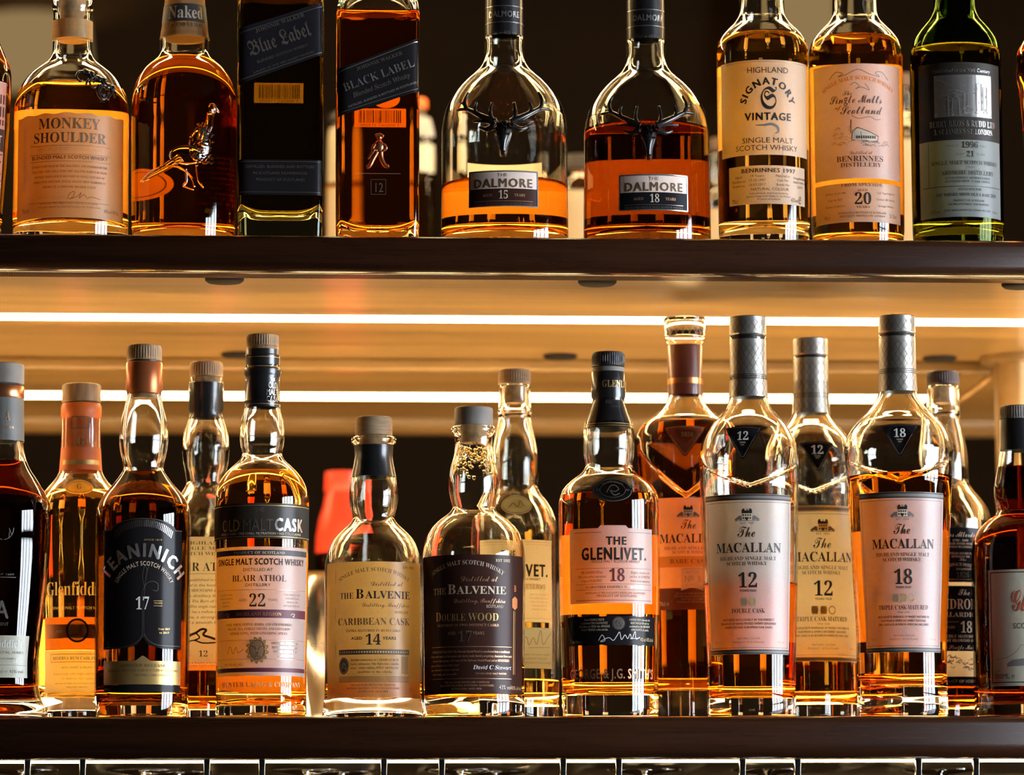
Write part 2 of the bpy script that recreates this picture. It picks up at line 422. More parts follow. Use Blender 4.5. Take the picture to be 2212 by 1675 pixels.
class Label:
    """A sheet wrapped round a bottle. u: pixels along the surface from the sheet's middle, v: pixel row of the photograph."""
    def __init__(s, b, lc=None, R=None, back=False, off=0.00022, hw=None, phi=None, parent=None, Yf=None):
        s.b, s.R, s.off = b, R or b.R, off
        hw = hw or b.hw; lc = b.cx if lc is None else lc
        s.rref = (b.rref if R is None else hw*b.m); s.hw = hw; s.lc = lc
        s.phi = b.view + math.asin(max(-0.98, min(0.98, (lc-b.cx)/hw))) + (math.pi if back else 0.0) if phi is None else phi
        s.back = back; s.Yf = b.Y - s.rref*b.depth*(-1 if back else 1)
        s.mf = mpp(at(b.cx, 800, s.Yf)); s.sheet = parent; s.inks = {}
    def z(s, v): return at(s.b.cx, v, s.Yf).z - s.b.zb
    def P(s, u, v, off):
        z = s.z(v); b = s.b
        if b.square and s.R is b.R:
            r = b.R(z); x = (s.lc-b.cx+u)*s.mf*(-1 if s.back else 1); q = b.square
            t = min(0.9999, abs(x)/r); y = r*b.depth*(1-t**q)**(1.0/q)
            return (x, (y+off) if s.back else -(y+off), z)
        ph = s.phi + u*s.mf/s.rref; r = s.R(z)+off
        if b.disp and s.R is b.R:
            a = (ph-b.view+math.pi) % (2*math.pi)-math.pi; r += b.disp(a, z, r)
        return (r*math.sin(ph), -r*math.cos(ph), z)
    def wrap(s, name, V, Fc, mat, lay, parent, step=8.0, thick=0):
        V, Fc = slice_u(V, Fc, step)
        o = mesh(name, [s.P(u, v, s.off+lay) for u, v in V], [tuple(reversed(f)) for f in Fc], mat, parent, smooth=False)
        return o
    def rect(s, u0, u1, v0, v1, mat, name='label', top=None, bottom=None, label=None):
        """top/bottom: functions of u giving the edge rows"""
        nu = max(4, int(abs(u1-u0)/6)); nv = max(4, int(abs(v1-v0)/12)); V, Fc = [], []
        for j in range(nv+1):
            for i in range(nu+1):
                u = u0+(u1-u0)*i/nu; a = v0+(top(u) if top else 0); c = v1+(bottom(u) if bottom else 0); V.append((u, a+(c-a)*j/nv))
        for j in range(nv):
            for i in range(nu): k = j*(nu+1)+i; Fc.append((k, k+nu+1, k+nu+2, k+1))
        o = mesh(name, [s.P(u, v, s.off) for u, v in V], Fc, 'paper_'+mat if 'paper_'+mat in M else mat, s.b.root, smooth=True)
        if label: o['label'] = label
        s.sheet = o; return o
    def shape(s, pts, mat, name='label', label=None):
        V, Fc = slice_u(pts, [tuple(range(len(pts)))], 6.0)
        bm = bmesh.new(); vv = [bm.verts.new((u, v, 0)) for u, v in V]
        for f in Fc: bm.faces.new([vv[i] for i in f])
        bmesh.ops.triangulate(bm, faces=list(bm.faces)); bm.verts.index_update()
        Fc = [tuple(v.index for v in f.verts) for f in bm.faces]; bm.free()
        o = mesh(name, [s.P(u, v, s.off) for u, v in V], [tuple(reversed(f)) for f in Fc], 'paper_'+mat if 'paper_'+mat in M else mat, s.b.root, smooth=True)
        if label: o['label'] = label
        s.sheet = o; return o
    def add(s, col, V, Fc, u=0, v=0, lay=0, step=9.0):
        if step: V, Fc = slice_u(V, Fc, step)
        if V: s.inks.setdefault((col, lay), []).append(([(p[0]+u, p[1]+v) for p in V], Fc))
    def text(s, st, t, x, v, h, col='black', w=None, track=0.0, arc=None, lay=1, rot=0.0):
        """x: pixel column of the middle of the line, v: baseline row"""
        V, Fc = text_mesh(t, st, h, w, track, arc)
        if rot:
            ca, sa = math.cos(R_(rot)), math.sin(R_(rot)); V = [(a*ca+b*sa, -a*sa+b*ca) for a, b in V]
        s.add(col, V, Fc, x-s.lc, v, lay, None)
    def lines(s, st, rows, x, v, dv, h, col, w, lay=1):
        for i, t in enumerate(rows): s.text(st, t, x, v+i*dv, h, col, w*min(1.0, 0.2+0.8*len(t)/max(len(q) for q in rows)), lay=lay)
    def line(s, x0, v0, x1, v1, w, col='black', lay=0):
        n = max(2, int(abs(x1-x0)/5)) if abs(x1-x0) > abs(v1-v0)*0.2 else 4
        s.add(col, *ribbon([(x0-s.lc+(x1-x0)*i/n, v0+(v1-v0)*i/n) for i in range(n+1)], w), lay=lay, step=None)
    def bar(s, x0, x1, v0, v1, col, lay=0): s.line(x0, (v0+v1)/2.0, x1, (v0+v1)/2.0, abs(v1-v0), col, lay)
    def stroke(s, pts, w, col='black', lay=1, closed=False, smooth=True):
        p = [(a-s.lc, b) for a, b in pts]
        if smooth: p = curve_pts(p + ([p[0]] if closed else []), 6)
        s.add(col, *ribbon(p, w, False), lay=lay, step=None)
    def poly(s, pts, col, lay=0): s.add(col, [(a-s.lc, b) for a, b in pts], [tuple(range(len(pts)))], lay=lay)
    def frame(s, x0, x1, v0, v1, w, col, lay=0):
        s.line(x0, v0, x1, v0, w, col, lay); s.line(x0, v1, x1, v1, w, col, lay); s.line(x0, v0, x0, v1, w, col, lay); s.line(x1, v0, x1, v1, w, col, lay)
    def done(s, name='lettering'):
        par = s.sheet or s.b.root
        for (col, lay), items in sorted(s.inks.items(), key=lambda q: q[0][1]):
            items = sorted(items, key=lambda q: min(p[1] for p in q[0])); runs = []; hi = -1e9
            for it in items:                                     # print far apart on a sheet becomes separate pieces
                lo_ = min(p[1] for p in it[0])
                if lo_-hi > 45: runs.append([])
                runs[-1].append(it); hi = max(hi, max(p[1] for p in it[0])) if lo_-hi <= 45 else max(p[1] for p in it[0])
            for run in runs:
                V, Fc = join(*run)
                mesh(name, [s.P(u, v, s.off-0.00012 if s.back else s.off+0.00014+0.00014*lay) for u, v in V], [tuple(reversed(f)) for f in Fc], 'ink_'+col, par, smooth=False)
        s.inks = {}

# preload letters
UP, LO, DG, PU = 'ABCDEFGHIJKLMNOPQRSTUVWXYZ', 'abcdefghijklmnopqrstuvwxyz', '0123456789', "&.,-'%/()*:+®™℮№º•?"
USED = {'serif': UP+DG+'acdefghiklnorsu', 'script': 'DABTSMJGablcdefhilmnoprsty', 'fraktur': 'BLSabelu', 'sans': UP+LO+DG+PU}
USED['thin'] = USED['serif']
load_glyphs({(c, st) for st in USED for c in USED[st]})
for c in UP+LO+DG+PU:                                            # heavier cut of the plain letters
    v, f, w = GL[(c, 'sans')]; n = len(v); V, Fc = [], []
    for i, (dx, dy) in enumerate(((0, 0.012), (0.022, -0.012), (0.044, 0.012))): V += [(x+dx, y+dy) for x, y in v]; Fc += [tuple(i*n+k for k in p) for p in f]
    GL[(c, 'bold')] = (V, Fc, w+0.046)
    V, Fc = [], []
    for i in range(6): V += [(x+0.018*i, y+(0.018 if i % 2 else -0.018)) for x, y in v]; Fc += [tuple(i*n+k for k in p) for p in f]
    GL[(c, 'heavy')] = (V, Fc, w+0.09)
for st in ('serif', 'thin', 'script', 'fraktur'):
    for c in UP+LO+DG+PU: GL.setdefault((c, st), GL[(c, 'sans')])
for c in UP+LO+DG+PU:
    v, f, w = GL[(c, 'serif' if c in UP+DG else 'sans')]; GL[(c, 'italic')] = ([(x+0.22*y, y) for x, y in v], f, w*0.94); v, f, w = GL[(c, 'serif')]; GL[(c, 'mono')] = ([(x*1.05, y) for x, y in v], f, w*1.12)

# ------------------------------------------------------------------ the room
XR, XL, YB, YF, ZC = 3.0, -3.2, 3.4, -5.2, 3.1
struct(box('floor', XL-0.1, XR+0.1, YF-0.1, YB+0.1, -0.1, 0.0, 'room_dark'), 'dark floor of the bar room')
struct(box('ceiling', XL-0.1, XR+0.1, YF-0.1, YB+0.1, ZC, ZC+0.1, 'room_dark'), 'dark ceiling of the bar room')
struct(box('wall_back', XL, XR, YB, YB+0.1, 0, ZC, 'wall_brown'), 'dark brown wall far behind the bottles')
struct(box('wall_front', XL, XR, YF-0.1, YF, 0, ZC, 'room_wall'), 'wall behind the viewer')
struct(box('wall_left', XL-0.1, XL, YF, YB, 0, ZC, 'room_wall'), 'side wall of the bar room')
wy0, wy1, wz0, wz1 = -2.6, -0.35, 0.75, 2.43
wv, wf = [], []
for q in ((YF, wy0, 0, ZC), (wy1, YB, 0, ZC), (wy0, wy1, 0, wz0), (wy0, wy1, wz1, ZC)):
    b = len(wv); wv += boxv(XR, XR+0.1, q[0], q[1], q[2], q[3]); wf += [tuple(b+i for i in f) for f in BOXF]
struct(mesh('wall_right', wv, wf, 'room_wall', smooth=False), 'side wall with a tall window')
win = struct(bpy.data.objects.new('window_1', None), 'tall daylight window with dark glazing bars'); C.objects.link(win)
nmul = 4
for i in range(nmul+1):
    y = wy0+(wy1-wy0)*i/nmul; box('mullion', XR+0.0, XR+0.06, y-0.03, y+0.03, wz0, wz1, 'window_paint', win)
for z in (wz0, wz0+0.62*(wz1-wz0), wz1): box('transom', XR+0.005, XR+0.055, wy0, wy1, z-0.03, z+0.03, 'window_paint', win)
for i in range(nmul):
    for a, b in ((wz0, wz0+0.62*(wz1-wz0)), (wz0+0.62*(wz1-wz0), wz1)):
        box('pane', XR+0.07, XR+0.075, wy0+(wy1-wy0)*i/nmul+0.03, wy0+(wy1-wy0)*(i+1)/nmul-0.03, a+0.03, b-0.03, 'daylight', win)

# ------------------------------------------------------------------ the shelving
SX0, SX1 = -1.5, 1.5
ZU = at(1106, 511, 0).z
LIPU = at(1106, 605, 0.034).z
LIPL = at(1106, 1641, 0.034).z
def depth_at(py, z):                                              # how far back the line of sight of a row meets the height z
    d = ray(1106, py); return (CAM_P + d*((z-CAM_P.z)/d.z)).y
UND = 0.004                                                       # underside above the foot of the lip
YLED1, YLED2, YBEAM, YREAR = [depth_at(v, LIPU+UND) for v in (690, 858, 776, 908)]
SD = YREAR + 0.034
def lip_profile(y0, y1, z0, z1, front=True, r_top=0.006, r_bot=0.011):
    pts = []
    def arc(cy_, cz, r, a0, a1, n=7):
        for i in range(n+1):
            a = R_(a0+(a1-a0)*i/n); pts.append((cy_+r*math.cos(a), cz+r*math.sin(a)))
    if front:
        arc(y0+r_top, z1-r_top, r_top, 90, 180); arc(y0+r_bot, z0+r_bot, r_bot, 180, 270, 9); pts.append((y1, z0)); pts.append((y1, z1))
    else:
        pts.append((y0, z1)); pts.append((y0, z0)); arc(y1-r_bot, z0+r_bot, r_bot, -90, 0, 9); arc(y1-r_top, z1-r_top, r_top, 0, 90)
    return pts
def shelf(name, label, ztop, zlip, led_y, led_mat, top_y=(), beam=True, zu=UND, hw=0.020):
    root = empty(name, (0, 0, zlip), label, 'shelf')
    zt = ztop-zlip
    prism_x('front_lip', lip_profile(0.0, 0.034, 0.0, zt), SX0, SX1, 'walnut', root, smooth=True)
    prism_x('rear_lip', lip_profile(SD-0.034, SD, zu-0.0135, zt, False), SX0, SX1, 'walnut_lit', root, smooth=True)
    box('board', SX0, SX1, 0.0341, SD-0.0341, zu, zt, 'walnut_lit', root)
    if beam: box('centre_beam', SX0, SX1, YBEAM, YBEAM+0.045, zu-0.0105, zu-0.0002, 'walnut_lit', root, bevel=0.002)
    for y, xe in led_y:                                          # flush light panels let into the underside
        st = box('led_strip', SX0, xe, y-hw, y+hw, zu-0.0003, zu+0.001, 'alu', root)
        box('diffuser', SX0+0.002, xe-0.002, y-hw+0.002, y+hw-0.002, zu-0.0005, zu+0.0008, led_mat, st)['label'] = 'glowing warm white light strip'
    for y, m_ in top_y:                                          # and into the top, behind the bottles
        st = box('led_strip', SX0, SX1, y-0.020, y+0.020, zt-0.001, zt+0.0003, 'alu', root)
        box('diffuser', SX0+0.002, SX1-0.002, y-0.018, y+0.018, zt-0.0008, zt+0.0005, m_, st)['label'] = 'glowing warm white light strip'
    return root, zu
p2 = at(2003, 858, YLED2)
up, zu = shelf('upper_shelf', 'dark wooden shelf holding the upper row of bottles, lit from beneath', ZU, LIPU, [(YLED1, SX1), (YLED2, p2.x)], 'led', ((0.235, 'led_up_weak'), (0.70, 'led_fill_upper')))  # the rear top strip is added fill for the blurred bottles
lw, _ = shelf('lower_shelf', 'dark wooden shelf holding the lower row of bottles', ZL, LIPL, [(0.088, SX1), (0.700, SX1)], 'led', ((0.235, 'led_up'), (0.67, 'led_fill_lower')), beam=False, zu=0.0004, hw=0.034)  # here too the rear top strip is added, to brighten what stands behind
YP1, YP2 = depth_at(604, LIPU+UND)+0.004, depth_at(767, LIPU+UND)
for px, py, Y in ((485, 604, YP1), (1290, 607, YP1), (2205, 614, YP1), (515, 765, YP2), (1210, 768, YP2), (2030, 771, YP2)):
    q = at(px, py, Y); V, Fc = [], []
    pr = [(0.0005, zu-0.0035), (0.0135, zu-0.0035), (0.0155, zu-0.002), (0.0158, zu-0.0003)]
    for r, z in pr: V += [(q.x+r*math.cos(2*math.pi*k/32), Y+r*math.sin(2*math.pi*k/32), z) for k in range(32)]
    for i in range(3): Fc += [(i*32+k, i*32+(k+1) % 32, (i+1)*32+(k+1) % 32, (i+1)*32+k) for k in range(32)]
    mesh('fixing_cap', V, Fc, 'puck_black', up)
# unseen board added above the picture to hold the overhead strips
ZT = ZU + 0.47
can = empty('added_canopy', (0, 0, ZT), 'unseen wooden board added to carry light strips above the upper row', 'shelf')
box('board', SX0, SX1, 0.16, 0.92, 0, 0.03, 'walnut', can, bevel=0.004)
st = box('led_strip', SX0, SX1, 0.20, 0.24, -0.0012, -0.0002, 'alu', can)
box('diffuser', SX0, SX1, 0.202, 0.238, -0.0022, -0.0012, 'led_top', st)
st = box('led_strip', SX0, SX1, 0.68, 0.72, -0.0012, -0.0002, 'alu', can)  # second overhead strip, added to brighten the rear bottles
box('diffuser', SX0, SX1, 0.682, 0.718, -0.0022, -0.0012, 'led_top', st)
# central posts that carry the shelves
def post(px, label):
    pb = at(px, 900, YBEAM-0.035); z0, z1 = ZL, LIPU+UND-0.0002
    root = empty('shelf_post', (pb.x, YBEAM-0.035, z0), label, 'post', 'posts between the shelves')
    def cyl(name, r, a, b, mat, seg=32):
        V, Fc = [], []
        for rr, z in ((0.0005, a), (r, a), (r, b), (0.0005, b)): V += [(rr*math.cos(2*math.pi*k/seg), rr*math.sin(2*math.pi*k/seg), z) for k in range(seg)]
        for i in range(3): Fc += [(i*seg+k, i*seg+(k+1) % seg, (i+1)*seg+(k+1) % seg, (i+1)*seg+k) for k in range(seg)]
        o = mesh(name, V, Fc, mat, root); sharpen(o, 40); return o
    cyl('pole', 0.017, 0.004, z1-z0-0.006, 'post_metal'); cyl('foot_plate', 0.034, 0.0, 0.0045, 'post_metal'); cyl('head_plate', 0.030, z1-z0-0.006, z1-z0, 'post_metal')
    for sgn in (-1, 1):
        V, Fc = tube([(sgn*0.012, 0.0, z1-z0-0.012), (sgn*0.052, 0.06, z1-z0-0.043)], [0.0028, 0.0028], 10); mesh('brace', V, Fc, 'post_metal', root)
    return root
post(2190, 'brass coloured post with slanting braces rising behind the pale green label bottle')

# ------------------------------------------------------------------ lower row of bottles
GL_ROW, GU_ROW = 'bottles in the lower row', 'bottles in the upper row'
FR, BK = 0.060, 0.142
def sleeve(b, name, pts, mat, **kw): return b.lathe(name, [(y, h+0.7) for y, h in pts], mat, inner=0.0004, **kw)

# 1 dark bottle cut by the left edge
b = Bottle('whisky_bottle', 'dark brown bottle with a sage label, beside the orange necked bottle', 0, 1250, 0.058, ZL,
    [(836, 44), (862, 45), (957, 47), (985, 51), (1010, 60), (1040, 79), (1070, 97), (1090, 105), (1115, 108), (1200, 106), (1300, 98), (1380, 89), (1440, 84), (1480, 85), (1510, 92), (1535, 104), (1543, 106)], GL_ROW, liquid=1000, lcol='black')
b.cap(787, 832, 47, 'grey_cap'); b.lathe('neck_ring', [(836, 46), (838, 47.5), (860, 47.5), (863, 46)], 'copper', inner=0.0006)
o, oR = sleeve(b, 'neck_sleeve', [(863, 46), (955, 48)], 'grey_foil')
L = Label(b, 14, R=oR, hw=47, off=0.0002, parent=o); L.text('serif', 'A', 12, 908, 20, 'copperink', 9); L.text('thin', 'SMALL', 14, 925, 5, 'copperink'); L.done('print')
L = Label(b, 4); L.rect(-112, 82, 1372, 1463, 'sage'); L.text('thin', 'Glenfiddich', 2, 1398, 17, 'white', 122)
L.text('sans', 'EXPERIMENTAL SERIES', 5, 1411, 5, 'grey', 130); L.text('sans', 'SINGLE MALT SCOTCH WHISKY', -8, 1424, 4, 'grey', 110); L.text('script', 'Gb', 44, 1431, 11, 'white', 16); L.line(-80, 1436, 80, 1436, 0.8, 'grey'); L.text('sans', '70cl ℮ 43% vol', 30, 1453, 7, 'grey', 80); L.done()
L = Label(b, 4); L.text('bold', 'I P A', -28, 1335, 38, 'silver', 100); L.line(-60, 1247, 36, 1247, 1.4, 'silver'); L.text('sans', 'EST 1887', 12, 1243, 4, 'silver', 40); L.text('sans', 'EXPERIMENT', -10, 1351, 7, 'dim', 66)
for sg in (-1, 1): L.stroke([(6+sg*2, 1166), (6+sg*12, 1162), (6+sg*20, 1152), (6+sg*22, 1140)], 1.6, 'silver'); L.stroke([(6+sg*12, 1162), (6+sg*13, 1148)], 1.4, 'silver'); L.stroke([(6+sg*18, 1155), (6+sg*12, 1141)], 1.4, 'silver')
L.done('printed_mark')

# 2 bottle with an orange neck
b = Bottle('whisky_bottle', 'clear bottle with an orange neck and a round badge reading 21, behind two dark bottles', 172, 1250, BK, ZL,
    [(872, 40), (900, 41), (1018, 46), (1035, 54), (1052, 68), (1075, 86), (1100, 95), (1130, 97), (1250, 93), (1400, 88), (1480, 86), (1515, 92), (1540, 96)], GL_ROW, liquid=1065, lcol='pale', floor=0.016)
b.cap(831, 871, 42, 'wood_cap', dome=0.8); o, oR = sleeve(b, 'neck_sleeve', [(873, 40), (879, 43), (899, 43), (904, 40.5), (950, 41), (1012, 45), (1019, 46)], 'orange_foil')
L = Label(b, 173, R=oR, hw=44, off=0.0002, parent=o); L.bar(128, 218, 993, 1003, 'gold'); L.text('serif', 'G', 172, 962, 20, 'gold', 16); L.text('sans', 'AGED 21', 204, 958, 4, 'gold'); L.frame(150, 190, 900, 925, 2, 'brownink'); L.done('print')
L = Label(b, 168, off=0.0003); L.shape(oval(0, 1050, 40, 17), 'goldpaper', 'shoulder_badge'); L.stroke(oval(168, 1050, 34, 13), 1.5, 'brownink', smooth=False); L.text('serif', 'G', 168, 1055, 13, 'brownink'); L.done()
L = Label(b, 168); L.text('thin', 'Glenfiddich', 168, 1286, 30, 'printwhite', 158); L.text('sans', 'SINGLE MALT SCOTCH WHISKY', 172, 1316, 6, 'printwhite', 130); L.done('printed_name')
L = Label(b, 168); L.rect(-88, 88, 1333, 1404, 'orange'); L.bar(86, 250, 1349, 1378, 'orangeink'); L.line(84, 1349, 252, 1349, 1, 'red'); L.line(84, 1378, 252, 1378, 1, 'red')
L.stroke(oval(168, 1362, 24, 24)+[(192, 1362)], 4.5, 'black', 2, smooth=False); L.poly(oval(168, 1362, 23, 23), 'printwhite', 1); L.text('serif', '21', 168, 1374, 23, 'orangeink', 32, lay=3); L.text('sans', 'AGED', 125, 1366, 5, 'white', 18); L.text('sans', 'YEARS', 212, 1366, 5, 'white', 20); L.done()
L = Label(b, 168); L.rect(-90, 90, 1405, 1496, 'white'); L.frame(100, 240, 1413, 1430, 1.3, 'orangeink'); L.text('serif', 'RESERVA RUM CASK FINISH', 170, 1425, 6.5, 'grey', 126); L.text('sans', 'RICH, SWEET & FRUITY', 168, 1444, 4, 'grey', 74); L.lines('italic', ['Luxuriously soft single malt finished', 'in reserva rum casks'], 168, 1458, 10, 5.5, 'faint', 120); L.lines('sans', ['DISTILLED MATURED AND BOTTLED IN SCOTLAND', 'WILLIAM GRANT'], 168, 1478, 8, 3, 'grey', 110); L.done()
L = Label(b, 172, back=True); L.rect(-60, 60, 1340, 1490, 'cream', 'back_label')

# 3 dark-labelled bottle with a bulging neck
b = Bottle('whisky_bottle', 'clear bottle of dark whisky with a black label reading 17 and a copper neck', 308, 1250, FR, ZL,
    [(786, 36), (850, 37), (860, 38), (890, 45), (920, 50), (948, 53), (980, 50), (1004, 44), (1014, 43.5), (1030, 52), (1050, 68), (1070, 85), (1086, 95), (1102, 101), (1125, 103), (1500, 101), (1535, 99), (1543, 98)], GL_ROW, liquid=1022, lcol='umber')
b.cap(747, 781, 38, 'wood_cap', ribs=40); b.lathe('neck_seal', [(781, 37), (785, 37)], 'black_cap')
o, oR = sleeve(b, 'neck_sleeve', [(784, 37), (787, 39), (838, 39.5), (845, 38), (853, 36)], 'copper_foil')
b.lathe('stopper', [(786, 30), (862, 29)], 'stopper_cork')
L = Label(b, 310)
arch = [(u, 1143-24*max(0, 1-(u/74)**2)**0.6 if abs(u) < 74 else 1143) for u in range(-98, 97, 4)]
L.shape(arch + [(96, 1402), (40, 1401), (12, 1394), (0, 1378), (-12, 1394), (-40, 1401), (-98, 1402)], 'black', label='black label with silver lettering')
L.text('heavy', 'TEANINICH', 310, 1203, 29, 'silver', 205, arc=92); L.text('bold', 'SINGLE MALT SCOTCH WHISKY', 312, 1222, 9.5, 'cream', 148, arc=64)
L.text('serif', '17', 308, 1317, 27, 'white', 30); L.text('sans', 'YEARS', 342, 1305, 4, 'gold', 20); L.line(332, 1298, 352, 1298, 1, 'gold'); L.line(332, 1309, 352, 1309, 1, 'gold')
L.text('bold', 'from 1817', 357, 1361, 4.5, 'gold', 28); L.text('bold', 'to 2017', 357, 1369, 4.5, 'gold', 24); L.text('sans', 'SINCE 1817', 330, 1168, 3.5, 'gold', 40)
for q in ([(312, 1376), (311, 1330), (312, 1280), (316, 1240), (322, 1222)], [(308, 1376), (308, 1330), (307, 1285), (316, 1262), (330, 1256), (341, 1262), (340, 1276), (330, 1275)], [(312, 1270), (308, 1245), (312, 1224), (317, 1232), (313, 1262)]): L.stroke(q, 1.0, 'dim')
L.stroke([(218, 1398), (275, 1397), (300, 1385), (309, 1370)], 1.2, 'dim'); L.stroke([(400, 1395), (345, 1394), (322, 1384), (312, 1370)], 1.2, 'dim')
for i in range(34):
    t = -1.0+2.0*i/33; u = t*66; a = 1146-23*(1-abs(t)**2.2); L.line(310+u, a, 310+u*0.93, a+15, 1.5, 'dim' if i < 17 else 'silver')
L.stroke([(310+u, v+1.5) for u, v in arch], 1.2, 'dim'); L.done()
L = Label(b, 310); L.rect(-97, 95, 1428, 1479, 'ink_gold', 'gold_band', top=lambda u: -12*max(0, 1-abs(u)/16)); L.text('serif', 'LIMITED RELEASE', 312, 1441, 6.5, 'brownink', 100); L.text('sans', 'DISTILLED, MATURED AND BOTTLED IN SCOTLAND', 312, 1451, 5, 'brownink', 170); L.text('sans', 'NATURAL CASK STRENGTH', 335, 1461, 4.5, 'dim', 85); L.done()
L = Label(b, 310); L.rect(-97, 95, 1480, 1495, 'black', 'black_band'); L.text('sans', '70cl ℮', 225, 1491, 5, 'gold'); L.done()

# 4 bottle with a cream label wedged between two front bottles
b = Bottle('whisky_bottle', 'clear bottle with a cream text label and black neck, half hidden behind two front bottles', 443, 1250, 0.150, ZL,
    [(816, 35), (830, 37), (885, 37), (892, 34), (905, 37), (940, 48), (970, 51), (1000, 49), (1030, 43), (1045, 42), (1062, 50), (1085, 70), (1110, 88), (1140, 97), (1180, 98), (1500, 97), (1540, 95)], GL_ROW, liquid=1440, lcol='deep')
b.cap(783, 816, 36, 'wood_cap', ribs=40); b.lathe('stopper', [(818, 29), (870, 28)], 'stopper_cork')
sleeve(b, 'neck_sleeve', [(829, 37), (886, 37), (893, 34), (905, 36.5)], 'black_foil')
L = Label(b, 440); L.rect(-85, 85, 1160, 1449, 'cream'); L.lines('thin', ['HIGHLAND', 'SINGLE MALT', 'SCOTCH WHISKY'], 440, 1177, 11.5, 7.5, 'brownink', 120); L.text('thin', 'BLAIR ATHOL', 440, 1234, 19, 'black', 165); L.line(360, 1240, 520, 1240, 0.8, 'brownink')
L.lines('italic', ['distillery established in 1798 in the', 'Moorland in the foothills of the', 'GRAMPIAN MOUNTAINS draws the water', 'for the distillery from the', 'BURN - The Burn of the Otter', 'above by. This single malt SCOTCH', 'WHISKY has a mellow deep toned', 'aroma, a strong fruity', 'and a smooth finish'], 440, 1256, 11.5, 6, 'brownink', 150)
L.stroke([(396, 1384), (410, 1374), (424, 1368), (436, 1360), (446, 1362), (440, 1372), (456, 1378), (474, 1384)], 5.0, 'brownink'); L.stroke([(398, 1390), (420, 1384), (440, 1390), (470, 1388)], 3, 'dim'); L.stroke([(424, 1368), (432, 1378), (420, 1384)], 3, 'black')
L.text('thin', '12', 440, 1419, 13, 'black'); L.text('sans', 'AGED', 405, 1417, 4, 'brownink'); L.text('sans', 'YEARS', 474, 1417, 4, 'brownink'); L.lines('sans', ['Distilled & Bottled in SCOTLAND', 'BLAIR ATHOL DISTILLERY, Pitlochry'], 440, 1434, 6, 3.5, 'brownink', 110); L.done()
L = Label(b, 443, back=True); L.rect(-60, 60, 1200, 1420, 'cream', 'back_label')

# 5 bottle with a charcoal band and a white label reading 22
b = Bottle('whisky_bottle', 'clear bottle with a charcoal band over a white label reading 22', 565, 1250, FR, ZL,
    [(754, 34), (797, 37), (870, 37), (885, 39), (910, 45), (945, 48.5), (963, 47), (975, 44), (984, 43.5), (995, 49), (1006, 61), (1022, 77), (1042, 91), (1062, 98.5), (1082, 101.5), (1110, 102), (1500, 97.5), (1530, 98), (1543, 98)], GL_ROW, liquid=1022, lcol='gold', floor=0.008)
b.cap(724, 751, 35.5, 'wood_cap', ribs=40, name='cap'); b.lathe('neck_ring', [(751, 35), (757, 36)], 'wood_cap')
o, oR = sleeve(b, 'neck_sleeve', [(757, 36.5), (768, 36.5), (769, 37.3), (771, 36.5), (789, 36.5), (795, 35.2), (799, 39.5), (806, 40), (812, 38), (817, 36.8), (866, 37.2), (868, 38.3), (871, 37.4), (882, 38)], 'black_foil')
L = Label(b, 590, R=oR, hw=38, off=0.0003, parent=o); L.text('bold', 'THE', 586, 822, 6, 'silver', 12); L.text('sans', 'OLD', 587, 838, 13, 'silver', 24); L.text('sans', 'MALT', 586, 853, 13, 'silver', 30); L.text('sans', 'CASK', 586, 867, 12, 'silver', 30)
for y in (770, 790, 872): L.line(528, y, 640, y, 1.2, 'gold')
L.done('print')
L = Label(b, 564); L.rect(-150, 150, 1087, 1163, 'charcoal', 'upper_label'); L.text('sans', 'THE', 560, 1106, 9, 'dim', 20); L.text('sans', 'OLD', 492, 1147, 26, 'gold', 50); L.text('sans', 'MALT', 556, 1147, 26, 'dim', 68); L.text('heavy', 'CASK', 630, 1146, 27, 'silver', 78)
L.text('bold', 'SINGLE CASK • NO CHILL FILTRATION • NO COLOURING', 562, 1155, 5, 'cream', 200); L.line(418, 1092, 712, 1092, 1.4, 'gold'); L.line(418, 1159, 712, 1159, 1.2, 'gold'); L.done()
L = Label(b, 564); L.rect(-128, 128, 1181, 1460, 'white', 'main_label'); L.bar(438, 690, 1188, 1200, 'charcoal'); L.text('serif', 'PRODUCT OF SCOTLAND', 559, 1197, 6, 'cream', 116)
L.text('heavy', 'SINGLE MALT SCOTCH WHISKY', 563, 1220, 13.5, 'black', 225); L.text('sans', 'DISTILLED AT', 557, 1234, 6.5, 'black', 66); L.text('thin', 'BLAIR ATHOL', 559, 1256, 14, 'black', 124); L.text('sans', 'DISTILLERY', 557, 1267, 6.5, 'black', 56)
for y in (1274, 1383, 1424): L.line(440, y, 690, y, 0.9, 'copperink')
L.text('sans', 'AGED', 524, 1299, 5.5, 'grey', 20); L.text('thin', '22', 556, 1311, 28, 'black', 38); L.text('sans', 'YEARS', 590, 1299, 5.5, 'grey', 23)
L.lines('sans', ['THIS BOTTLED', 'SINGLE BARREL', 'QUALITY', 'REFILL'], 478, 1286, 8, 3.6, 'grey', 42); L.lines('sans', ['THIS SINGLE CASK', 'WAS DISTILLED', 'MARCH 1995', 'BOTTLED FEBRUARY'], 639, 1286, 8, 3.6, 'grey', 48)
L.bar(438, 690, 1317, 1335, 'wine'); L.text('serif', 'HIGHLAND REGION', 558, 1330, 7, 'copperink', 104); L.stroke([(634, 1328), (640, 1325), (646, 1327), (640, 1331), (646, 1332)], 1.4, 'cream'); L.stroke([(476, 1328), (482, 1325), (488, 1327), (482, 1331), (488, 1332)], 1.4, 'cream')
L.lines('thin', ['NOSE: WHITE PEPPER, HERBS, AND STRAWBERRIES', 'PALATE: TEA, FOREST FRUITS, AND CINNAMON', 'FINISH: LONG, WITH LINGERING SPICES'], 558, 1352, 9.5, 5.5, 'black', 158)
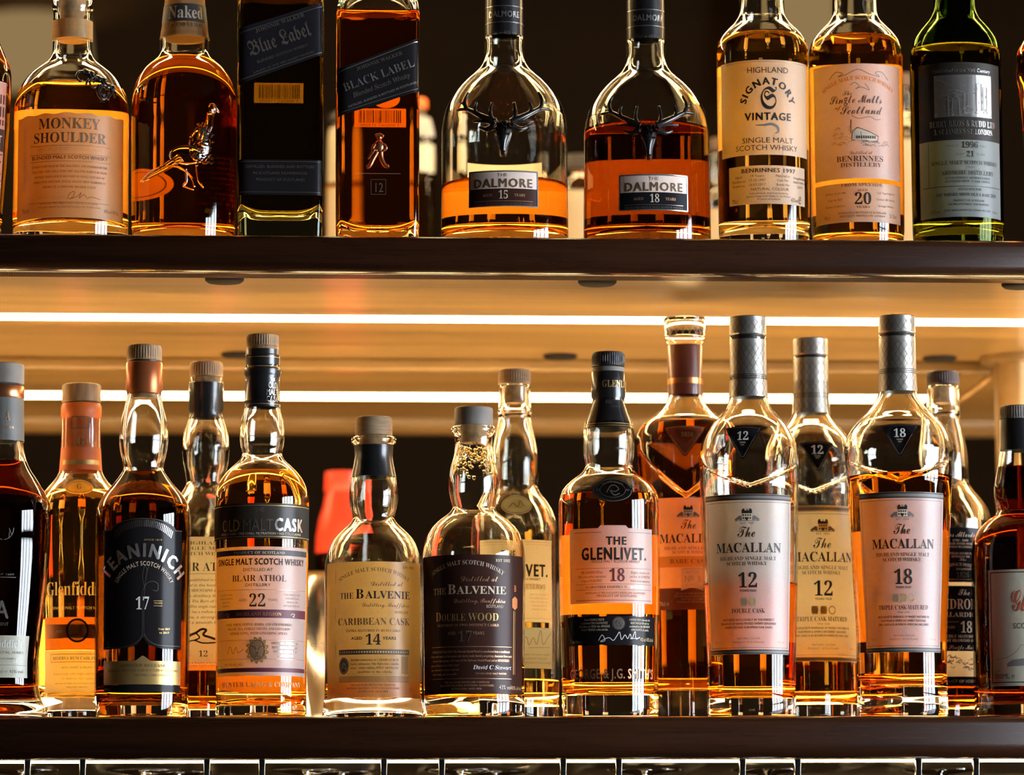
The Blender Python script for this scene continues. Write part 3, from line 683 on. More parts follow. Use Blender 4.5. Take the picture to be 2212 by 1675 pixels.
for i in range(13):
    a = 2*math.pi*i/13; L.stroke([(556+17*math.cos(a), 1405+20*math.sin(a)), (556+25*math.cos(a+0.15), 1405+28*math.sin(a+0.15)), (556+19*math.cos(a+0.4), 1405+22*math.sin(a+0.4))], 3.2, 'gold')
L.poly(oval(556, 1404, 17, 21), 'copperink'); L.stroke(oval(556, 1404, 17, 21), 2, 'brownink', smooth=False)
for sg in (-1, 1): L.stroke([(556+sg*12, 1396), (556+sg*6, 1398), (556+sg*3, 1404)], 2, 'brownink'); L.stroke([(556, 1416), (556+sg*7, 1420)], 2, 'brownink')
L.poly([(552, 1409), (560, 1409), (556, 1415)], 'brownink', 1); L.stroke([(482, 1412), (490, 1396), (498, 1412), (506, 1398), (512, 1410), (526, 1402)], 1.2, 'grey')
L.lines('bold', ['DISTILLED, MATURED &', 'BOTTLED IN SCOTLAND', 'HUNTER LAING & CO', 'GLASGOW G3'], 622, 1392, 9, 5, 'silver', 70); L.text('sans', '70CL 50% ALC./VOL', 498, 1438, 5, 'grey', 52); L.bar(438, 690, 1443, 1452, 'wine'); L.done()
L = Label(b, 565, off=0.0003); L.text('thin', 'HUNTER LAING & COMPANY', 566, 1484, 11, 'faint', 205); L.done('raised_lettering')
L = Label(b, 565, back=True); L.rect(-62, 62, 1195, 1440, 'cream', 'back_label'); L = Label(b, 565, back=True); L.shape(oval(0, 1478, 44, 32), 'kraft', 'back_seal')

# 7 tan label reading 14
b = Bottle('whisky_bottle', 'round shouldered clear bottle with a tan label reading 14 and black neck foil', 807, 1300, 0.078, ZL,
    [(944, 44), (948, 48), (953, 49.5), (958, 47), (964, 42.5), (985, 40.5), (1000, 42), (1025, 47), (1050, 51.5), (1070, 53), (1095, 51), (1112, 46.5), (1121, 45.5), (1135, 55), (1150, 71), (1166, 86), (1185, 96), (1205, 102.5), (1228, 105.5), (1300, 106), (1500, 105), (1520, 107), (1545, 110)], GL_ROW, liquid=1478, lcol='amber', floor=0.013)
b.cap(902, 943, 40.5, 'cork_cap', dome=0.2); b.lathe('stopper', [(944, 30), (1000, 28)], 'stopper_cork')
sleeve(b, 'neck_foil', [(964, 42), (985, 40.5), (1000, 42), (1025, 47), (1032, 48.5)], 'black_foil')
L = Label(b, 808); L.rect(-135, 135, 1213, 1507, 'tan'); L.text('thin', 'SINGLE MALT SCOTCH WHISKY', 808, 1234, 9, 'brownink', 176, arc=170); L.text('serif', 'EST 1892', 893, 1227, 5, 'brownink', 34)
L.text('script', 'Distilled at', 838, 1266, 11, 'brownink', 76); L.text('thin', 'THE', 744, 1293, 13.5, 'black', 36); L.text('serif', 'B', 776, 1293, 21, 'black', 20); L.text('serif', 'ALVENIE', 843, 1293, 16.5, 'black', 108); L.text('script', 'Distillery, Banffshire', 838, 1311, 9.5, 'brownink', 114); L.text('serif', 'SCOTLAND', 873, 1325, 5.5, 'brownink', 37)
L.text('thin', 'CARIBBEAN CASK', 808, 1350, 15.5, 'brownink', 176); L.text('serif', 'EXTRA MATURED IN RUM CASKS', 806, 1365, 5.2, 'brownink', 126); L.text('bold', 'AGED', 769, 1382, 6.5, 'black', 26); L.text('serif', '14', 806, 1393, 23, 'black', 35); L.text('bold', 'YEARS', 843, 1382, 6.5, 'black', 32)
L.bar(722, 895, 1403, 1414, 'brownink'); 
for i in range(28): L.poly(oval(727+i*6, 1408.5, 2, 2.4, 8), 'tanink', 1)
L.lines('serif', ['Further maturation in CARIBBEAN RUM', 'casks enhances The Balvenies vanilla', 'notes - whilst adding SPICY AROMATIC', 'qualities to the whisky'], 810, 1428, 8.6, 4.8, 'brownink', 112)
L.poly(oval(736, 1438, 13, 18), 'brownink'); L.stroke(oval(736, 1438, 10, 15), 1, 'tanink', smooth=False); L.stroke([(730, 1446), (736, 1430), (742, 1446), (732, 1436), (742, 1434)], 1.2, 'tanink')
for i in range(14): L.stroke([(873, 1420+i*2.7), (878, 1418.5+i*2.7), (883, 1420+i*2.7), (888, 1418.5+i*2.7), (892, 1420+i*2.7)], 1.0, 'brownink')
for i in range(56): L.line(724+i*3.05, 1463, 724+i*3.05, 1472, 1.0, 'brownink')
L.line(722, 1462, 895, 1462, 0.9, 'brownink'); L.line(722, 1473, 895, 1473, 0.9, 'brownink'); L.lines('serif', ['THE BALVENIE DISTILLERY COMPANY', 'BALVENIE MALTINGS, DUFFTOWN, BANFFSHIRE', 'SCOTLAND AB55 4BB'], 806, 1482, 7, 4, 'brownink', 124)
L.text('sans', '70cl ℮', 708, 1495, 9, 'faint', 26); L.text('sans', '43% vol', 905, 1493, 8, 'faint', 24)
for i in range(3): L.line(711, 1230+i*80, 711, 1258+i*80, 2.2, 'faint')
L.done(); L = Label(b, 807, back=True); L.rect(-50, 50, 1260, 1480, 'cream', 'back_label')

# 8 dark brown label reading 17
b = Bottle('whisky_bottle', 'round shouldered clear bottle, dark brown label reading 17, droplets in its neck', 1024, 1300, 0.062, ZL,
    [(922, 44), (925, 48), (930, 49.5), (936, 47), (942, 43), (957, 40.5), (985, 43), (1010, 50), (1035, 54), (1058, 54.5), (1085, 49), (1099, 46.5), (1110, 55), (1125, 75), (1141, 91), (1160, 102), (1185, 109), (1212, 111.5), (1350, 110), (1500, 108.5), (1522, 110), (1545, 114)], GL_ROW, liquid=1440, lcol='gold', floor=0.013)
b.cap(881, 922, 42, 'grey_cap', dome=0.2); b.lathe('stopper', [(922, 29), (958, 27)], 'stopper_cork')
rng = random.Random(3); dv, df = [], []
for i in range(170):
    y = rng.triangular(950, 1048, 985); a = rng.uniform(-1.25, 1.25); z = b.za(y); r = (b.R(z)-0.0031); q = rng.uniform(0.0006, 0.0015)
    for j in range(4):
        th = math.pi/2*j/3
        for k in range(8):
            w = 2*math.pi*k/8; dx = q*math.cos(th)*math.cos(w); dz = q*math.cos(th)*math.sin(w)*1.2; rr = r-q*0.6*math.sin(th)
            dv.append((rr*math.sin(a+b.view)+dx*math.cos(a), -rr*math.cos(a+b.view)+dx*math.sin(a), z+dz))
    n0 = len(dv)-32
    for j in range(3): df += [(n0+j*8+k, n0+j*8+(k+1) % 8, n0+(j+1)*8+(k+1) % 8, n0+(j+1)*8+k) for k in range(8)]
dro = mesh('droplets', dv, df, 'liquid_top_pale', b.root); dro['kind'] = 'stuff'; dro['label'] = 'condensation droplets inside the neck'
L = Label(b, 1006); L.rect(-138, 158, 1198, 1499, 'brown', label='dark brown label with cream and copper lettering'); L.text('thin', 'SINGLE MALT SCOTCH WHISKY', 1006, 1219, 9.5, 'cream', 178, arc=165); L.text('serif', 'EST 1892', 1092, 1213, 6, 'cream', 38)
L.text('script', 'Distilled at', 1036, 1256, 12.5, 'copperink', 84); L.text('serif', 'THE', 941, 1283, 14, 'cream', 36); L.text('serif', 'B', 974, 1283, 21.5, 'cream', 21); L.text('serif', 'ALVENIE', 1043, 1283, 17, 'cream', 114); L.text('script', 'Distillery, Banffshire', 1038, 1302, 10, 'copperink', 120); L.text('bold', 'SCOTLAND', 1072, 1313, 6.2, 'cream', 42)
L.text('thin', 'D', 938, 1341, 20, 'copperink', 17); L.text('thin', 'OUBLE', 976, 1341, 15.5, 'gold', 58); L.text('thin', 'WOOD', 1046, 1341, 17, 'olive' if 'ink_olive' in M else 'gold', 70)
L.text('serif', 'MATURED IN TWO DISTINCT CASKS', 1008, 1353, 5.3, 'copperink', 146); L.text('bold', 'AGED', 973, 1371, 6.5, 'copperink', 20); L.text('serif', '17', 1004, 1386, 23, 'dim', 34); L.text('bold', 'YEARS', 1034, 1371, 6.5, 'copperink', 26); L.line(914, 1397, 1118, 1397, 1, 'copperink')
L.lines('serif', ['SINGLE MATURATION: The Balvenie DoubleWood is transferred from a traditional', 'whisky oak cask to a European oak sherry cask thereby acquiring character from each', 'Matured and ageing to the heart of The Balvenie DoubleWood and at SEVENTEEN'], 1014, 1410, 9.6, 5, 'copperink', 208)
L.lines('italic', ['years old it is sweet with dried', 'fruit, almond and spice, layered', 'with honey, oak and vanilla'], 950, 1439, 9.6, 5, 'copperink', 78); L.text('italic', 'David C Stewart', 1068, 1446, 9, 'white', 94); L.text('sans', 'THE BALVENIE MALT MASTER', 1064, 1457, 3.6, 'copperink', 76); L.line(914, 1466, 1118, 1466, 0.9, 'copperink')
L.lines('serif', ['THE BALVENIE DISTILLERY COMPANY', 'BALVENIE MALTINGS, DUFFTOWN, BANFFSHIRE,', 'SCOTLAND AB55 4BB'], 1006, 1476, 7, 4, 'copperink', 128); L.text('sans', '43% vol', 1099, 1489, 9.5, 'cream', 34); L.text('sans', '43% alc/vol', 1136, 1489, 8, 'faint', 40)
L.poly([(1119, 1292), (1128, 1286), (1137, 1292), (1137, 1310), (1128, 1316), (1119, 1310)], 'orangeink'); L.text('bold', 'B', 1128, 1276, 14, 'orangeink', 8); L.line(1124, 1318, 1124, 1456, 2.5, 'gold'); L.line(1129, 1318, 1129, 1456, 1.2, 'gold'); L.done()

# 9 clear bottle behind, with a bronze oval
b = Bottle('whisky_bottle', 'clear near-empty bottle with a bronze oval on its shoulder, behind the brown labelled bottle', 1113, 1250, BK+0.004, ZL,
    [(833, 34), (885, 35.5), (891, 38), (896, 36), (903, 35), (950, 44), (990, 50), (1030, 51), (1052, 49), (1066, 55), (1085, 70), (1110, 84), (1135, 92), (1160, 95), (1500, 94), (1540, 93)], GL_ROW, liquid=1470, lcol='pale', floor=0.012)
b.cap(800, 832, 35.5, 'cork_cap', ribs=40); b.lathe('stopper', [(833, 24), (872, 22)], 'stopper_cork')
L = Label(b, 1117, off=0.0008); L.shape(oval(0, 1089, 40, 22), 'olive', 'bronze_oval'); L.stroke(oval(1117, 1089, 36, 19), 1.4, 'brownink', smooth=False); L.stroke([(1098, 1096), (1108, 1086), (1120, 1094), (1126, 1080), (1136, 1092)], 2.2, 'brownink'); L.done()
L = Label(b, 1116); L.rect(-88, 88, 1166, 1344, 'cream'); L.text('bold', 'THE', 1110, 1206, 17, 'black', 44); L.text('heavy', 'GLENLIVET.', 1116, 1245, 26, 'black', 150); L.text('sans', 'SINGLE MALT SCOTCH WHISKY', 1118, 1254, 5.5, 'black', 104); L.text('bold', "FOUNDER'S RESERVE", 1112, 1273, 11, 'tanink', 146); L.line(1030, 1171, 1200, 1171, 1.2, 'tanink'); L.line(1030, 1176, 1200, 1176, 0.8, 'tanink'); L.line(1030, 1336, 1200, 1336, 0.9, 'tanink'); L.lines('sans', ['Inspired by the founder of', 'the distillery this creamy', 'single malt is made with', 'selected first fill', 'American oak casks'], 1168, 1286, 8, 4.5, 'faint', 48); L.done()
L = Label(b, 1116); L.rect(-90, 90, 1356, 1444, 'bluegrey', 'lower_label'); L.stroke([(1120, 1392), (1136, 1376), (1142, 1394), (1152, 1378), (1160, 1392), (1170, 1362), (1176, 1392), (1190, 1376), (1200, 1366)], 1.6, 'grey'); L.line(1140, 1400, 1196, 1398, 1, 'grey'); L.lines('sans', ['Founder and master distiller', 'GLENLIVET DISTILLERY', 'DISTILLED AND BOTTLED IN SCOTLAND'], 1160, 1416, 9, 4.2, 'grey', 80); L.done()

# 10 black-capped bottle with a white label reading 18
b = Bottle('whisky_bottle', 'black-capped bottle with a dark oval medallion, white label reading 18 over a black label', 1317, 1280, FR, ZL,
    [(797, 34), (862, 35), (870, 35), (918, 52), (930, 54.5), (950, 56), (980, 55), (1004, 52), (1013, 52.5), (1024, 61), (1038, 80), (1053, 96), (1070, 105.5), (1092, 109), (1200, 109), (1400, 106.5), (1500, 104), (1530, 104), (1543, 103)], GL_ROW, liquid=1072, lcol='amber', floor=0.018, punt=0.003)
b.cap(762, 794, 36, 'black_cap', ribs=44); b.lathe('neck_ring', [(795, 34.5), (797, 35.6), (803, 35.6), (805, 35)], 'grey_cap')
o, oR = sleeve(b, 'neck_sleeve', [(805, 35), (807, 36.3), (858, 36.6), (864, 34), (870, 34.6), (890, 41), (912, 49.5), (928, 54)], 'black_foil')
L = Label(b, 1333, R=oR, hw=36.5, off=0.0003, parent=o); L.text('serif', 'GLENLIVET', 1345, 836, 15, 'gold', 84); L.text('sans', 'Alc.', 1318, 872, 9, 'dim', 16); L.text('sans', 'GEORGE SMITH', 1340, 880, 4, 'dim', 40); L.done('print')
L = Label(b, 1317, R=oR, hw=50, off=0.0003, parent=o); L.line(1240, 914, 1394, 914, 1.6, 'gold'); L.line(1240, 919, 1394, 919, 1.0, 'gold'); L.done('gold_rings')
L = Label(b, 1325, off=0.0012); L.shape(oval(0, 1058, 45, 27), 'dark_pewter', 'medallion', 'dark oval medallion'); L.stroke(oval(1325, 1058, 42, 25), 1.6, 'dim', smooth=False); L.stroke(oval(1325, 1058, 28, 17), 1.0, 'dim', smooth=False); L.stroke([(1312, 1064), (1320, 1050), (1330, 1048), (1338, 1056), (1330, 1062), (1320, 1060), (1328, 1070), (1340, 1066)], 2.2, 'dim'); L.text('sans', 'THE FINEST QUALITY', 1325, 1042, 4.5, 'dim', 50, arc=45); L.text('sans', 'EST', 1294, 1060, 4, 'dim'); L.text('sans', '1824', 1357, 1060, 4, 'dim'); L.done()
L = Label(b, 1325); L.rect(-105, 100, 1141, 1303, 'white', top=lambda u: -6 if abs(u) < 28 else 0, label='white label over the whisky')
L.text('heavy', 'THE', 1332, 1177, 17.5, 'black', 46); L.text('heavy', 'GLENLIVET.', 1329, 1209, 26, 'black', 152); L.text('sans', 'SINGLE MALT SCOTCH WHISKY', 1332, 1216, 5.6, 'black', 108)
for y in (1228, 1262, 1274): L.line(1238, y, 1420, y, 0.8, 'grey')
L.lines('italic', ['THE GLENLIVET 18 Year', 'Old is the perfect expression', 'of age and ELEGANCE.'], 1277, 1239, 9, 5, 'brownink', 64); L.text('serif', '18', 1333, 1256, 27, 'wine', 35); L.lines('italic', ['Elegant, complex oak', 'and fruit. An ENTICING', 'Sweet-centre symphony'], 1388, 1239, 9, 5, 'brownink', 54)
L.text('serif', 'GUARANTEED EIGHTEEN YEARS OF AGE', 1330, 1271, 5.5, 'silver', 134); L.text('serif', 'DISTILLED AT THE GLENLIVET DISTILLERY, BANFFSHIRE', 1332, 1283, 4, 'brownink', 138); L.text('sans', 'PRODUCT OF SCOTLAND', 1334, 1290, 5, 'black', 90); L.line(1238, 1297, 1420, 1297, 1.4, 'grey'); L.line(1234, 1150, 1300, 1150, 1.2, 'grey'); L.line(1358, 1150, 1420, 1150, 1.2, 'grey'); L.done()
L = Label(b, 1325); L.rect(-116, 112, 1331, 1394, 'black', 'lower_label', top=lambda u: 1.2*math.sin(u*0.9), bottom=lambda u: 1.2*math.sin(u*0.8)); L.lines('serif', ['When GEORGE SMITH', 'established THE GLENLIVET', 'Distillery in 1824, his SINGLE', 'MALT WHISKY reflected his'], 1282, 1341, 7.2, 4.6, 'cream', 70); L.poly(oval(1336, 1347, 14, 14), 'dim'); L.stroke(oval(1336, 1347, 10, 10), 1.4, 'silver', smooth=False); L.stroke([(1329, 1350), (1336, 1340), (1343, 1352)], 1.6, 'silver'); L.lines('serif', ['CONVICTION that only the', 'BEST WOULD DO and was', 'acclaimed as the HIGHEST', 'ASSURANCE of quality'], 1388, 1341, 7.2, 4.6, 'cream', 56)
L.stroke([(1292, 1384), (1300, 1372), (1306, 1384), (1296, 1386), (1314, 1378), (1324, 1384), (1332, 1374), (1338, 1366), (1342, 1382), (1350, 1372), (1356, 1380), (1362, 1370), (1366, 1380), (1374, 1364), (1376, 1380), (1386, 1376)], 1.5, 'white'); L.line(1362, 1380, 1386, 1378, 1.2, 'white'); L.text('sans', '70cl 700ml ℮', 1238, 1389, 6, 'cream', 26); L.text('sans', '43% vol 43% alc/vol', 1408, 1385, 8, 'faint', 42); L.done()
L = Label(b, 1320, off=0.0004); L.text('bold', "GEORGE & J.G. SMITH'S", 1322, 1466, 21, 'glassrelief' if 'ink_glassrelief' in M else 'copperink', 215); L.done('raised_lettering')
L = Label(b, 1317, back=True); L.rect(-58, 58, 1160, 1330, 'cream', 'back_label')

# --- the family of five-sided shoulder bottles
def chevron(b_hw, ym, ys, amount, m_=None):
    def f(a, z, r):
        if abs(a) > 1.35: return 0.0
        line = f.zv + (f.zs-f.zv)*(abs(a)/1.2)
        t = (z-line)/0.0025
        if t < -1: return -amount*max(0.0, min(1.0, (f.zlo_in(z))))*max(0, math.cos(a*1.16))
        return 0.0 if t > 1 else -amount*(0.5-0.5*t)*max(0, math.cos(a*1.16))*f.zlo_in(z)
    return f
def facet(zv, zs, zfade, amount):
    """a V shaped step across the shoulder: the glass below the V sits back from the glass above it"""
    def f(a, z, r):
        if abs(a) > 1.35 or z < zfade: return 0.0
        line = zv+(zs-zv)*min(1.0, abs(a)/1.15); k = max(0.0, math.cos(a*1.16))
        if z >= line: return amount*0.9*k*max(0.0, 1-(z-line)/0.016)
        t = (line-z)/0.003; fade = min(1.0, (z-zfade)/0.012)
        return k*fade*(amount*0.9*(1-min(1, t)) - amount*min(1, t))
    return f
def castle(L, x, v, k=1.0, col='black', col2='grey'):
    B_ = lambda x0, x1, y0, y1, c, lay=0: L.poly([(x+x0*k, v+y1*k), (x+x0*k, v+y0*k), (x+x1*k, v+y0*k), (x+x1*k, v+y1*k)], c, lay)
    B_(-11, 11, -4, 12, 'cream')
    L.poly([(x-11*k, v-3*k), (x-11*k, v-10*k), (x-8*k, v-14*k), (x-5*k, v-9*k), (x+5*k, v-9*k), (x+8*k, v-14*k), (x+11*k, v-10*k), (x+11*k, v-3*k)], col, 1)
    for q in (-6, 0, 6): B_(q-0.7, q+0.7, -13, -8, col, 1)
    for i in range(4):
        for j in range(2): B_(-9+i*5, -6.5+i*5, -1+j*6.5, 2.5+j*6.5, col, 1)
    B_(-1.6, 1.6, 6, 12, col, 2)
    for sg in (-1, 1):
        for q in ((16, 5, 4.5), (20, 8, 4.5), (14.5, 9.5, 3.5), (24, 10, 3.5)): L.poly(oval(x+sg*q[0]*k, v+q[1]*k, q[2]*k, q[2]*0.7*k, 9), col2)
    L.line(x-27*k, v+13*k, x+27*k, v+13*k, 1.2*k, col2)
def diamonds(L, x0, x1, v0, v1, col='grey', p=13):
    n = int((x1-x0)/p)
    for i in range(-int((v1-v0)/p/1.6)-1, n+1):
        for sg in (1, -1):
            a = (x0+i*p, v0) if sg > 0 else (x0+i*p+(v1-v0)/1.6, v0); q = (a[0]+sg*(v1-v0)/1.6, v1)
            t0 = 0.0; t1 = 1.0
            if q[0] != a[0]:
                ts = sorted(((x0-a[0])/(q[0]-a[0]), (x1-a[0])/(q[0]-a[0]))); t0 = max(0, ts[0]); t1 = min(1, ts[1])
            if t1 > t0: L.line(a[0]+(q[0]-a[0])*t0, a[1]+(q[1]-a[1])*t0, a[0]+(q[0]-a[0])*t1, a[1]+(q[1]-a[1])*t1, 0.7, col)
def estate(label, cx, nx, Y, prof, y, age, cask, icons, lc, cap_y, band_y, vee, liquid, lcol, badge, sub, text3, mname='white', floor=0.014, capdx=0):
    bb = Bottle('whisky_bottle', label, cx, 1250, Y, ZL, prof, GL_ROW, liquid=liquid, lcol=lcol, floor=floor, punt=0.004, seg=128,
                disp=None, glass_obj=False)
    bb.disp = facet(bb.zf(vee[0]), bb.zf(vee[1]), bb.zf(vee[0]+34), 0.0030)
    bb.build_glass('glass', 0.003, floor, 0.004, liquid, lcol, 0.0016)
    c0, c1, s0, s1 = cap_y
    nh = prof[0][1]
    o, oR = bb.lathe('cap', [(c0-0.5, 22), (c0, nh-1), (c0+1.5, nh+0.5), (c1-2, nh+1), (c1, nh-1)], 'silver_foil'); L = Label(bb, cx, R=oR, hw=nh+1, off=0.0001, parent=o); diamonds(L, cx-60, cx+60, c0+3, c1-3, 'dim'); L.done('pattern')
    bb.lathe('neck_seal', [(c1-1, nh-2.5), (s0+1, nh-2.5)], 'black_cap')
    o, oR = sleeve(bb, 'neck_sleeve', [(s0, nh-0.3), (s0+3, nh), (s1-40, nh+0.7), (s1, nh+2.6)], 'silver_foil')
    L = Label(bb, cx, R=oR, hw=nh+1, off=0.0001, parent=o); diamonds(L, cx-62, cx+62, s0+4, band_y-6, 'dim'); diamonds(L, cx-64, cx+64, band_y+6, s1-3, 'dim')
    for j in range(3):
        for i in range(30): L.poly(oval(cx-60+i*4.1+(j % 2)*2, band_y-4+j*4, 1.5, 1.4, 8), 'black')
    L.done('pattern')
    bb.lathe('stopper', [(s0+4, 26), (s0+48, 25)], 'stopper_cork')
    bx, by, bw, bh = badge; L = Label(bb, bx, off=0.0009, hw=bb.hw*0.93)
    tri = [(-bw, by), (-bw*0.5, by-2.5), (0, by-3.5), (bw*0.5, by-2.5), (bw, by), (bw*0.55, by+bh*0.42), (3, by+bh), (-3, by+bh), (-bw*0.55, by+bh*0.42)]
    L.shape(tri, 'navy' if mname == 'white' else 'rust', 'shoulder_badge', 'dark triangular badge'); L.stroke([(bx+a*0.90, by+2+(v-by)*0.90) for a, v in tri+[tri[0]]], 1.0, 'brownink' if mname == 'white' else 'gold', smooth=False)
    L.text('serif', age, bx, by+bh*0.40, 19 if mname == 'white' else 11, 'white' if mname == 'white' else 'gold', 28); L.text('sans', 'YEARS', bx, by+bh*0.50, 3.2, 'cream', 14); L.text('sans', 'OLD', bx, by+bh*0.57, 3, 'cream', 8); L.done()
    return bb
def estate_label(bb, lc, y, age, cask, icons, text3, sub, mw=157, paper_='white', bands='charcoal'):
    """y: rows of top, castle, The, name, line1, line2, number, years, icons, cask, sub, text, natural, product, bottom"""
    L = Label(bb, lc); t = y['top']; bt = y['bot']; L.rect(-112, 112, t, bt, paper_, label='white label with black lettering and dark bands')
    L.bar(lc-112, lc+112, t+0.5, t+13, bands); L.bar(lc-112, lc+112, t+4, t+10, 'grey', 1); L.line(lc-108, t+18, lc+108, t+18, 0.9, 'grey')
    L.bar(lc-112, lc+112, bt-10, bt-0.5, bands); L.bar(lc-112, lc+112, bt-7.5, bt-3, 'grey', 1); L.line(lc-108, bt-14, lc+108, bt-14, 0.9, 'grey'); L.line(lc+104, t+18, lc+104, bt-14, 0.9, 'grey'); L.line(lc-104, t+18, lc-104, bt-14, 0.9, 'grey')
    castle(L, lc, y['castle'], 1.0); L.text('sans', 'EST. 1824', lc, y['castle']+20, 4, 'grey', 30)
    L.text('script', 'The', lc-2, y['the'], 25, 'black', 42); L.text('serif', 'MACALLAN', lc+2, y['name'], 21, 'black', mw); L.text('thin', 'HIGHLAND SINGLE MALT', lc, y['name']+17, 8.2, 'black', mw*0.85); L.text('thin', 'SCOTCH WHISKY', lc-3, y['name']+28, 8.2, 'black', mw*0.6)
    L.text('serif', age, lc, y['num'], 32, 'black', 46); L.text('bold', 'YEARS OLD', lc, y['num']+9, 4.5, 'black', 39)
    iy = y['icons']
    for i, k in enumerate(icons):
        x = lc+(i-(len(icons)-1)/2.0)*20
        if k == 'b': L.stroke([(x-6, iy), (x+6, iy), (x+7, iy+8), (x+6, iy+16), (x-6, iy+16), (x-7, iy+8), (x-6, iy)], 1.6, 'faint', smooth=False); L.poly([(x-6, iy+1), (x+6, iy+1), (x+6.5, iy+8), (x+6, iy+15), (x-6, iy+15), (x-6.5, iy+8)], 'faint')
        else: L.stroke(oval(x, iy+8, 7.5, 8), 2.4, 'faint', smooth=False)
    L.text('thin', cask, lc, y['cask'], 10, 'black', mw*(0.5 if len(cask) < 13 else 0.82)); L.text('sans', sub, lc, y['cask']+8, 4, 'grey', 30 if sub else None) if sub else None
    L.lines('bold', text3, lc, y['text'], 8.2, 4.6, 'black', 136); L.text('sans', 'NATURAL COLOUR', lc, y['nat'], 4, 'grey', 55); L.text('sans', 'PRODUCT OF SCOTLAND', lc, y['nat']+8, 4, 'grey', 74); L.text('sans', '70cl ℮', lc-82, y['nat']+8, 5, 'faint', 20); L.text('sans', '40% vol', lc+82, y['nat']+8, 5, 'faint', 20)
    L.done(); return L
T_D = ['MATURED EXCLUSIVELY IN THE PERFECT', 'BALANCE OF HAND-PICKED SHERRY SEASONED', 'AMERICAN AND EUROPEAN OAK CASKS']; T_T = ['AN EXQUISITE MARRIAGE OF WHISKY MATURED IN', 'EUROPEAN & AMERICAN SHERRY SEASONED', 'OAK CASKS & EX-BOURBON AMERICAN OAK CASKS']
# 12
b = estate('silver-capped bottle in front, triangle badge reading 12, whisky below mid label', 1621, 0, FR, [(728, 39), (860, 42), (872, 45), (885, 52), (900, 64), (920, 81), (940, 93), (960, 102), (980, 106.5), (1000, 108), (1070, 106.5), (1250, 102), (1400, 97), (1500, 95), (1530, 96), (1543, 95)], None, '12', '', '', 1615, (686, 726, 736, 860), 812, (1047, 998), 1262, 'amber', (1608, 922, 46, 70), '', [])
estate_label(b, 1615, dict(top=1067, castle=1112, the=1160, name=1193, num=1269, icons=1292, cask=1324, text=1341, nat=1381, bot=1413), '12', 'DOUBLE CASK', 'bb', T_D, '')
L = Label(b, 1621, back=True); L.rect(-58, 58, 1150, 1390, 'cream', 'back_label')
# 14
b = estate('silver-capped bottle with a triangle badge reading 18, filled to just above its label', 1946, 0, FR, [(724, 39), (848, 42), (860, 46), (875, 55), (890, 67), (905, 82), (920, 96), (940, 109), (958, 116), (975, 118), (992, 117), (1020, 114.5), (1070, 111.5), (1250, 104), (1400, 97), (1500, 96.5), (1530, 98), (1543, 97)], None, '18', '', '', 1952, (684, 722, 730, 848), 800, (1033, 985), 1030, 'amber', (1948, 917, 46, 68), '', [], floor=0.024)
estate_label(b, 1952, dict(top=1062, castle=1103, the=1153, name=1184, num=1261, icons=1283, cask=1316, text=1334, nat=1374, bot=1408), '18', 'TRIPLE CASK MATURED', 'bbo', T_T, 'FINE OAK')
L = Label(b, 1946, back=True); L.rect(-58, 58, 1150, 1390, 'cream', 'back_label')
# 13
b = estate('silver-capped bottle standing behind, between the two front triangle-badge bottles', 1757, 0, BK+0.006, [(772, 37), (895, 41), (905, 45), (920, 56), (940, 74), (960, 88), (980, 95), (1000, 98.5), (1080, 98), (1250, 95), (1400, 92), (1500, 91), (1540, 91)], None, '12', '', '', 1778, (733, 770, 776, 895), 853, (1060, 1012), 1424, 'amber', (1768, 957, 40, 60), '', [])
estate_label(b, 1779, dict(top=1092, castle=1135, the=1184, name=1213, num=1287, icons=1310, cask=1342, text=1359, nat=1395, bot=1429), '12', 'TRIPLE CASK MATURED', 'bbo', T_T, 'FINE OAK', mw=150, paper_='cream', bands='faint')
L = Label(b, 1757, back=True); L.rect(-70, 70, 1130, 1400, 'cream', 'back_label')
# 11 crystal stopper
b = Bottle('whisky_bottle', 'bottle with a flared crystal stopper and wine red neck, behind the white 18 label', 1484, 1250, 0.160, ZL,
    [(747, 35), (855, 38), (870, 43), (885, 54), (900, 71), (915, 90), (930, 101), (948, 106.5), (970, 106), (1050, 102), (1250, 99), (1400, 96), (1540, 94)], GL_ROW, liquid=917, lcol='deep', floor=0.030, seg=128, glass_obj=False)
b.disp = facet(b.zf(1068), b.zf(968), b.zf(1098), 0.004); b.build_glass('glass', 0.003, 0.026, 0.004, 917, 'deep', 0.0016)
o, oR = b.lathe('crystal_stopper', [(687, 30), (688, 44), (690, 46.5), (722, 42.5), (724, 43.5), (736, 43), (741, 40), (747, 34)], 'crystal'); L = Label(b, 1484, R=oR, hw=45, off=0.0002, parent=o); diamonds(L, 1484-66, 1484+66, 691, 721, 'tanink', 15); L.done('cut_pattern')
o, oR = sleeve(b, 'neck_sleeve', [(748, 36), (752, 37.2), (855, 37.4)], 'wine_foil'); b.lathe('gold_ring', [(820, 38.6), (832, 38.6)], 'goldring' if 'goldring' in M else 'copper', inner=0.0005)
L = Label(b, 1482, off=0.0009, hw=99); tri = [(-46, 922), (-22, 920), (0, 919.5), (22, 920), (46, 922), (26, 954), (3, 986), (-3, 986), (-26, 954)]
L.shape(tri, 'rust', 'shoulder_badge'); L.stroke([(1482+a*0.88, 924+(v-922)*0.88) for a, v in tri+[tri[0]]], 1.2, 'gold', smooth=False); L.text('serif', '1824', 1487, 943, 9, 'gold', 26); L.done()
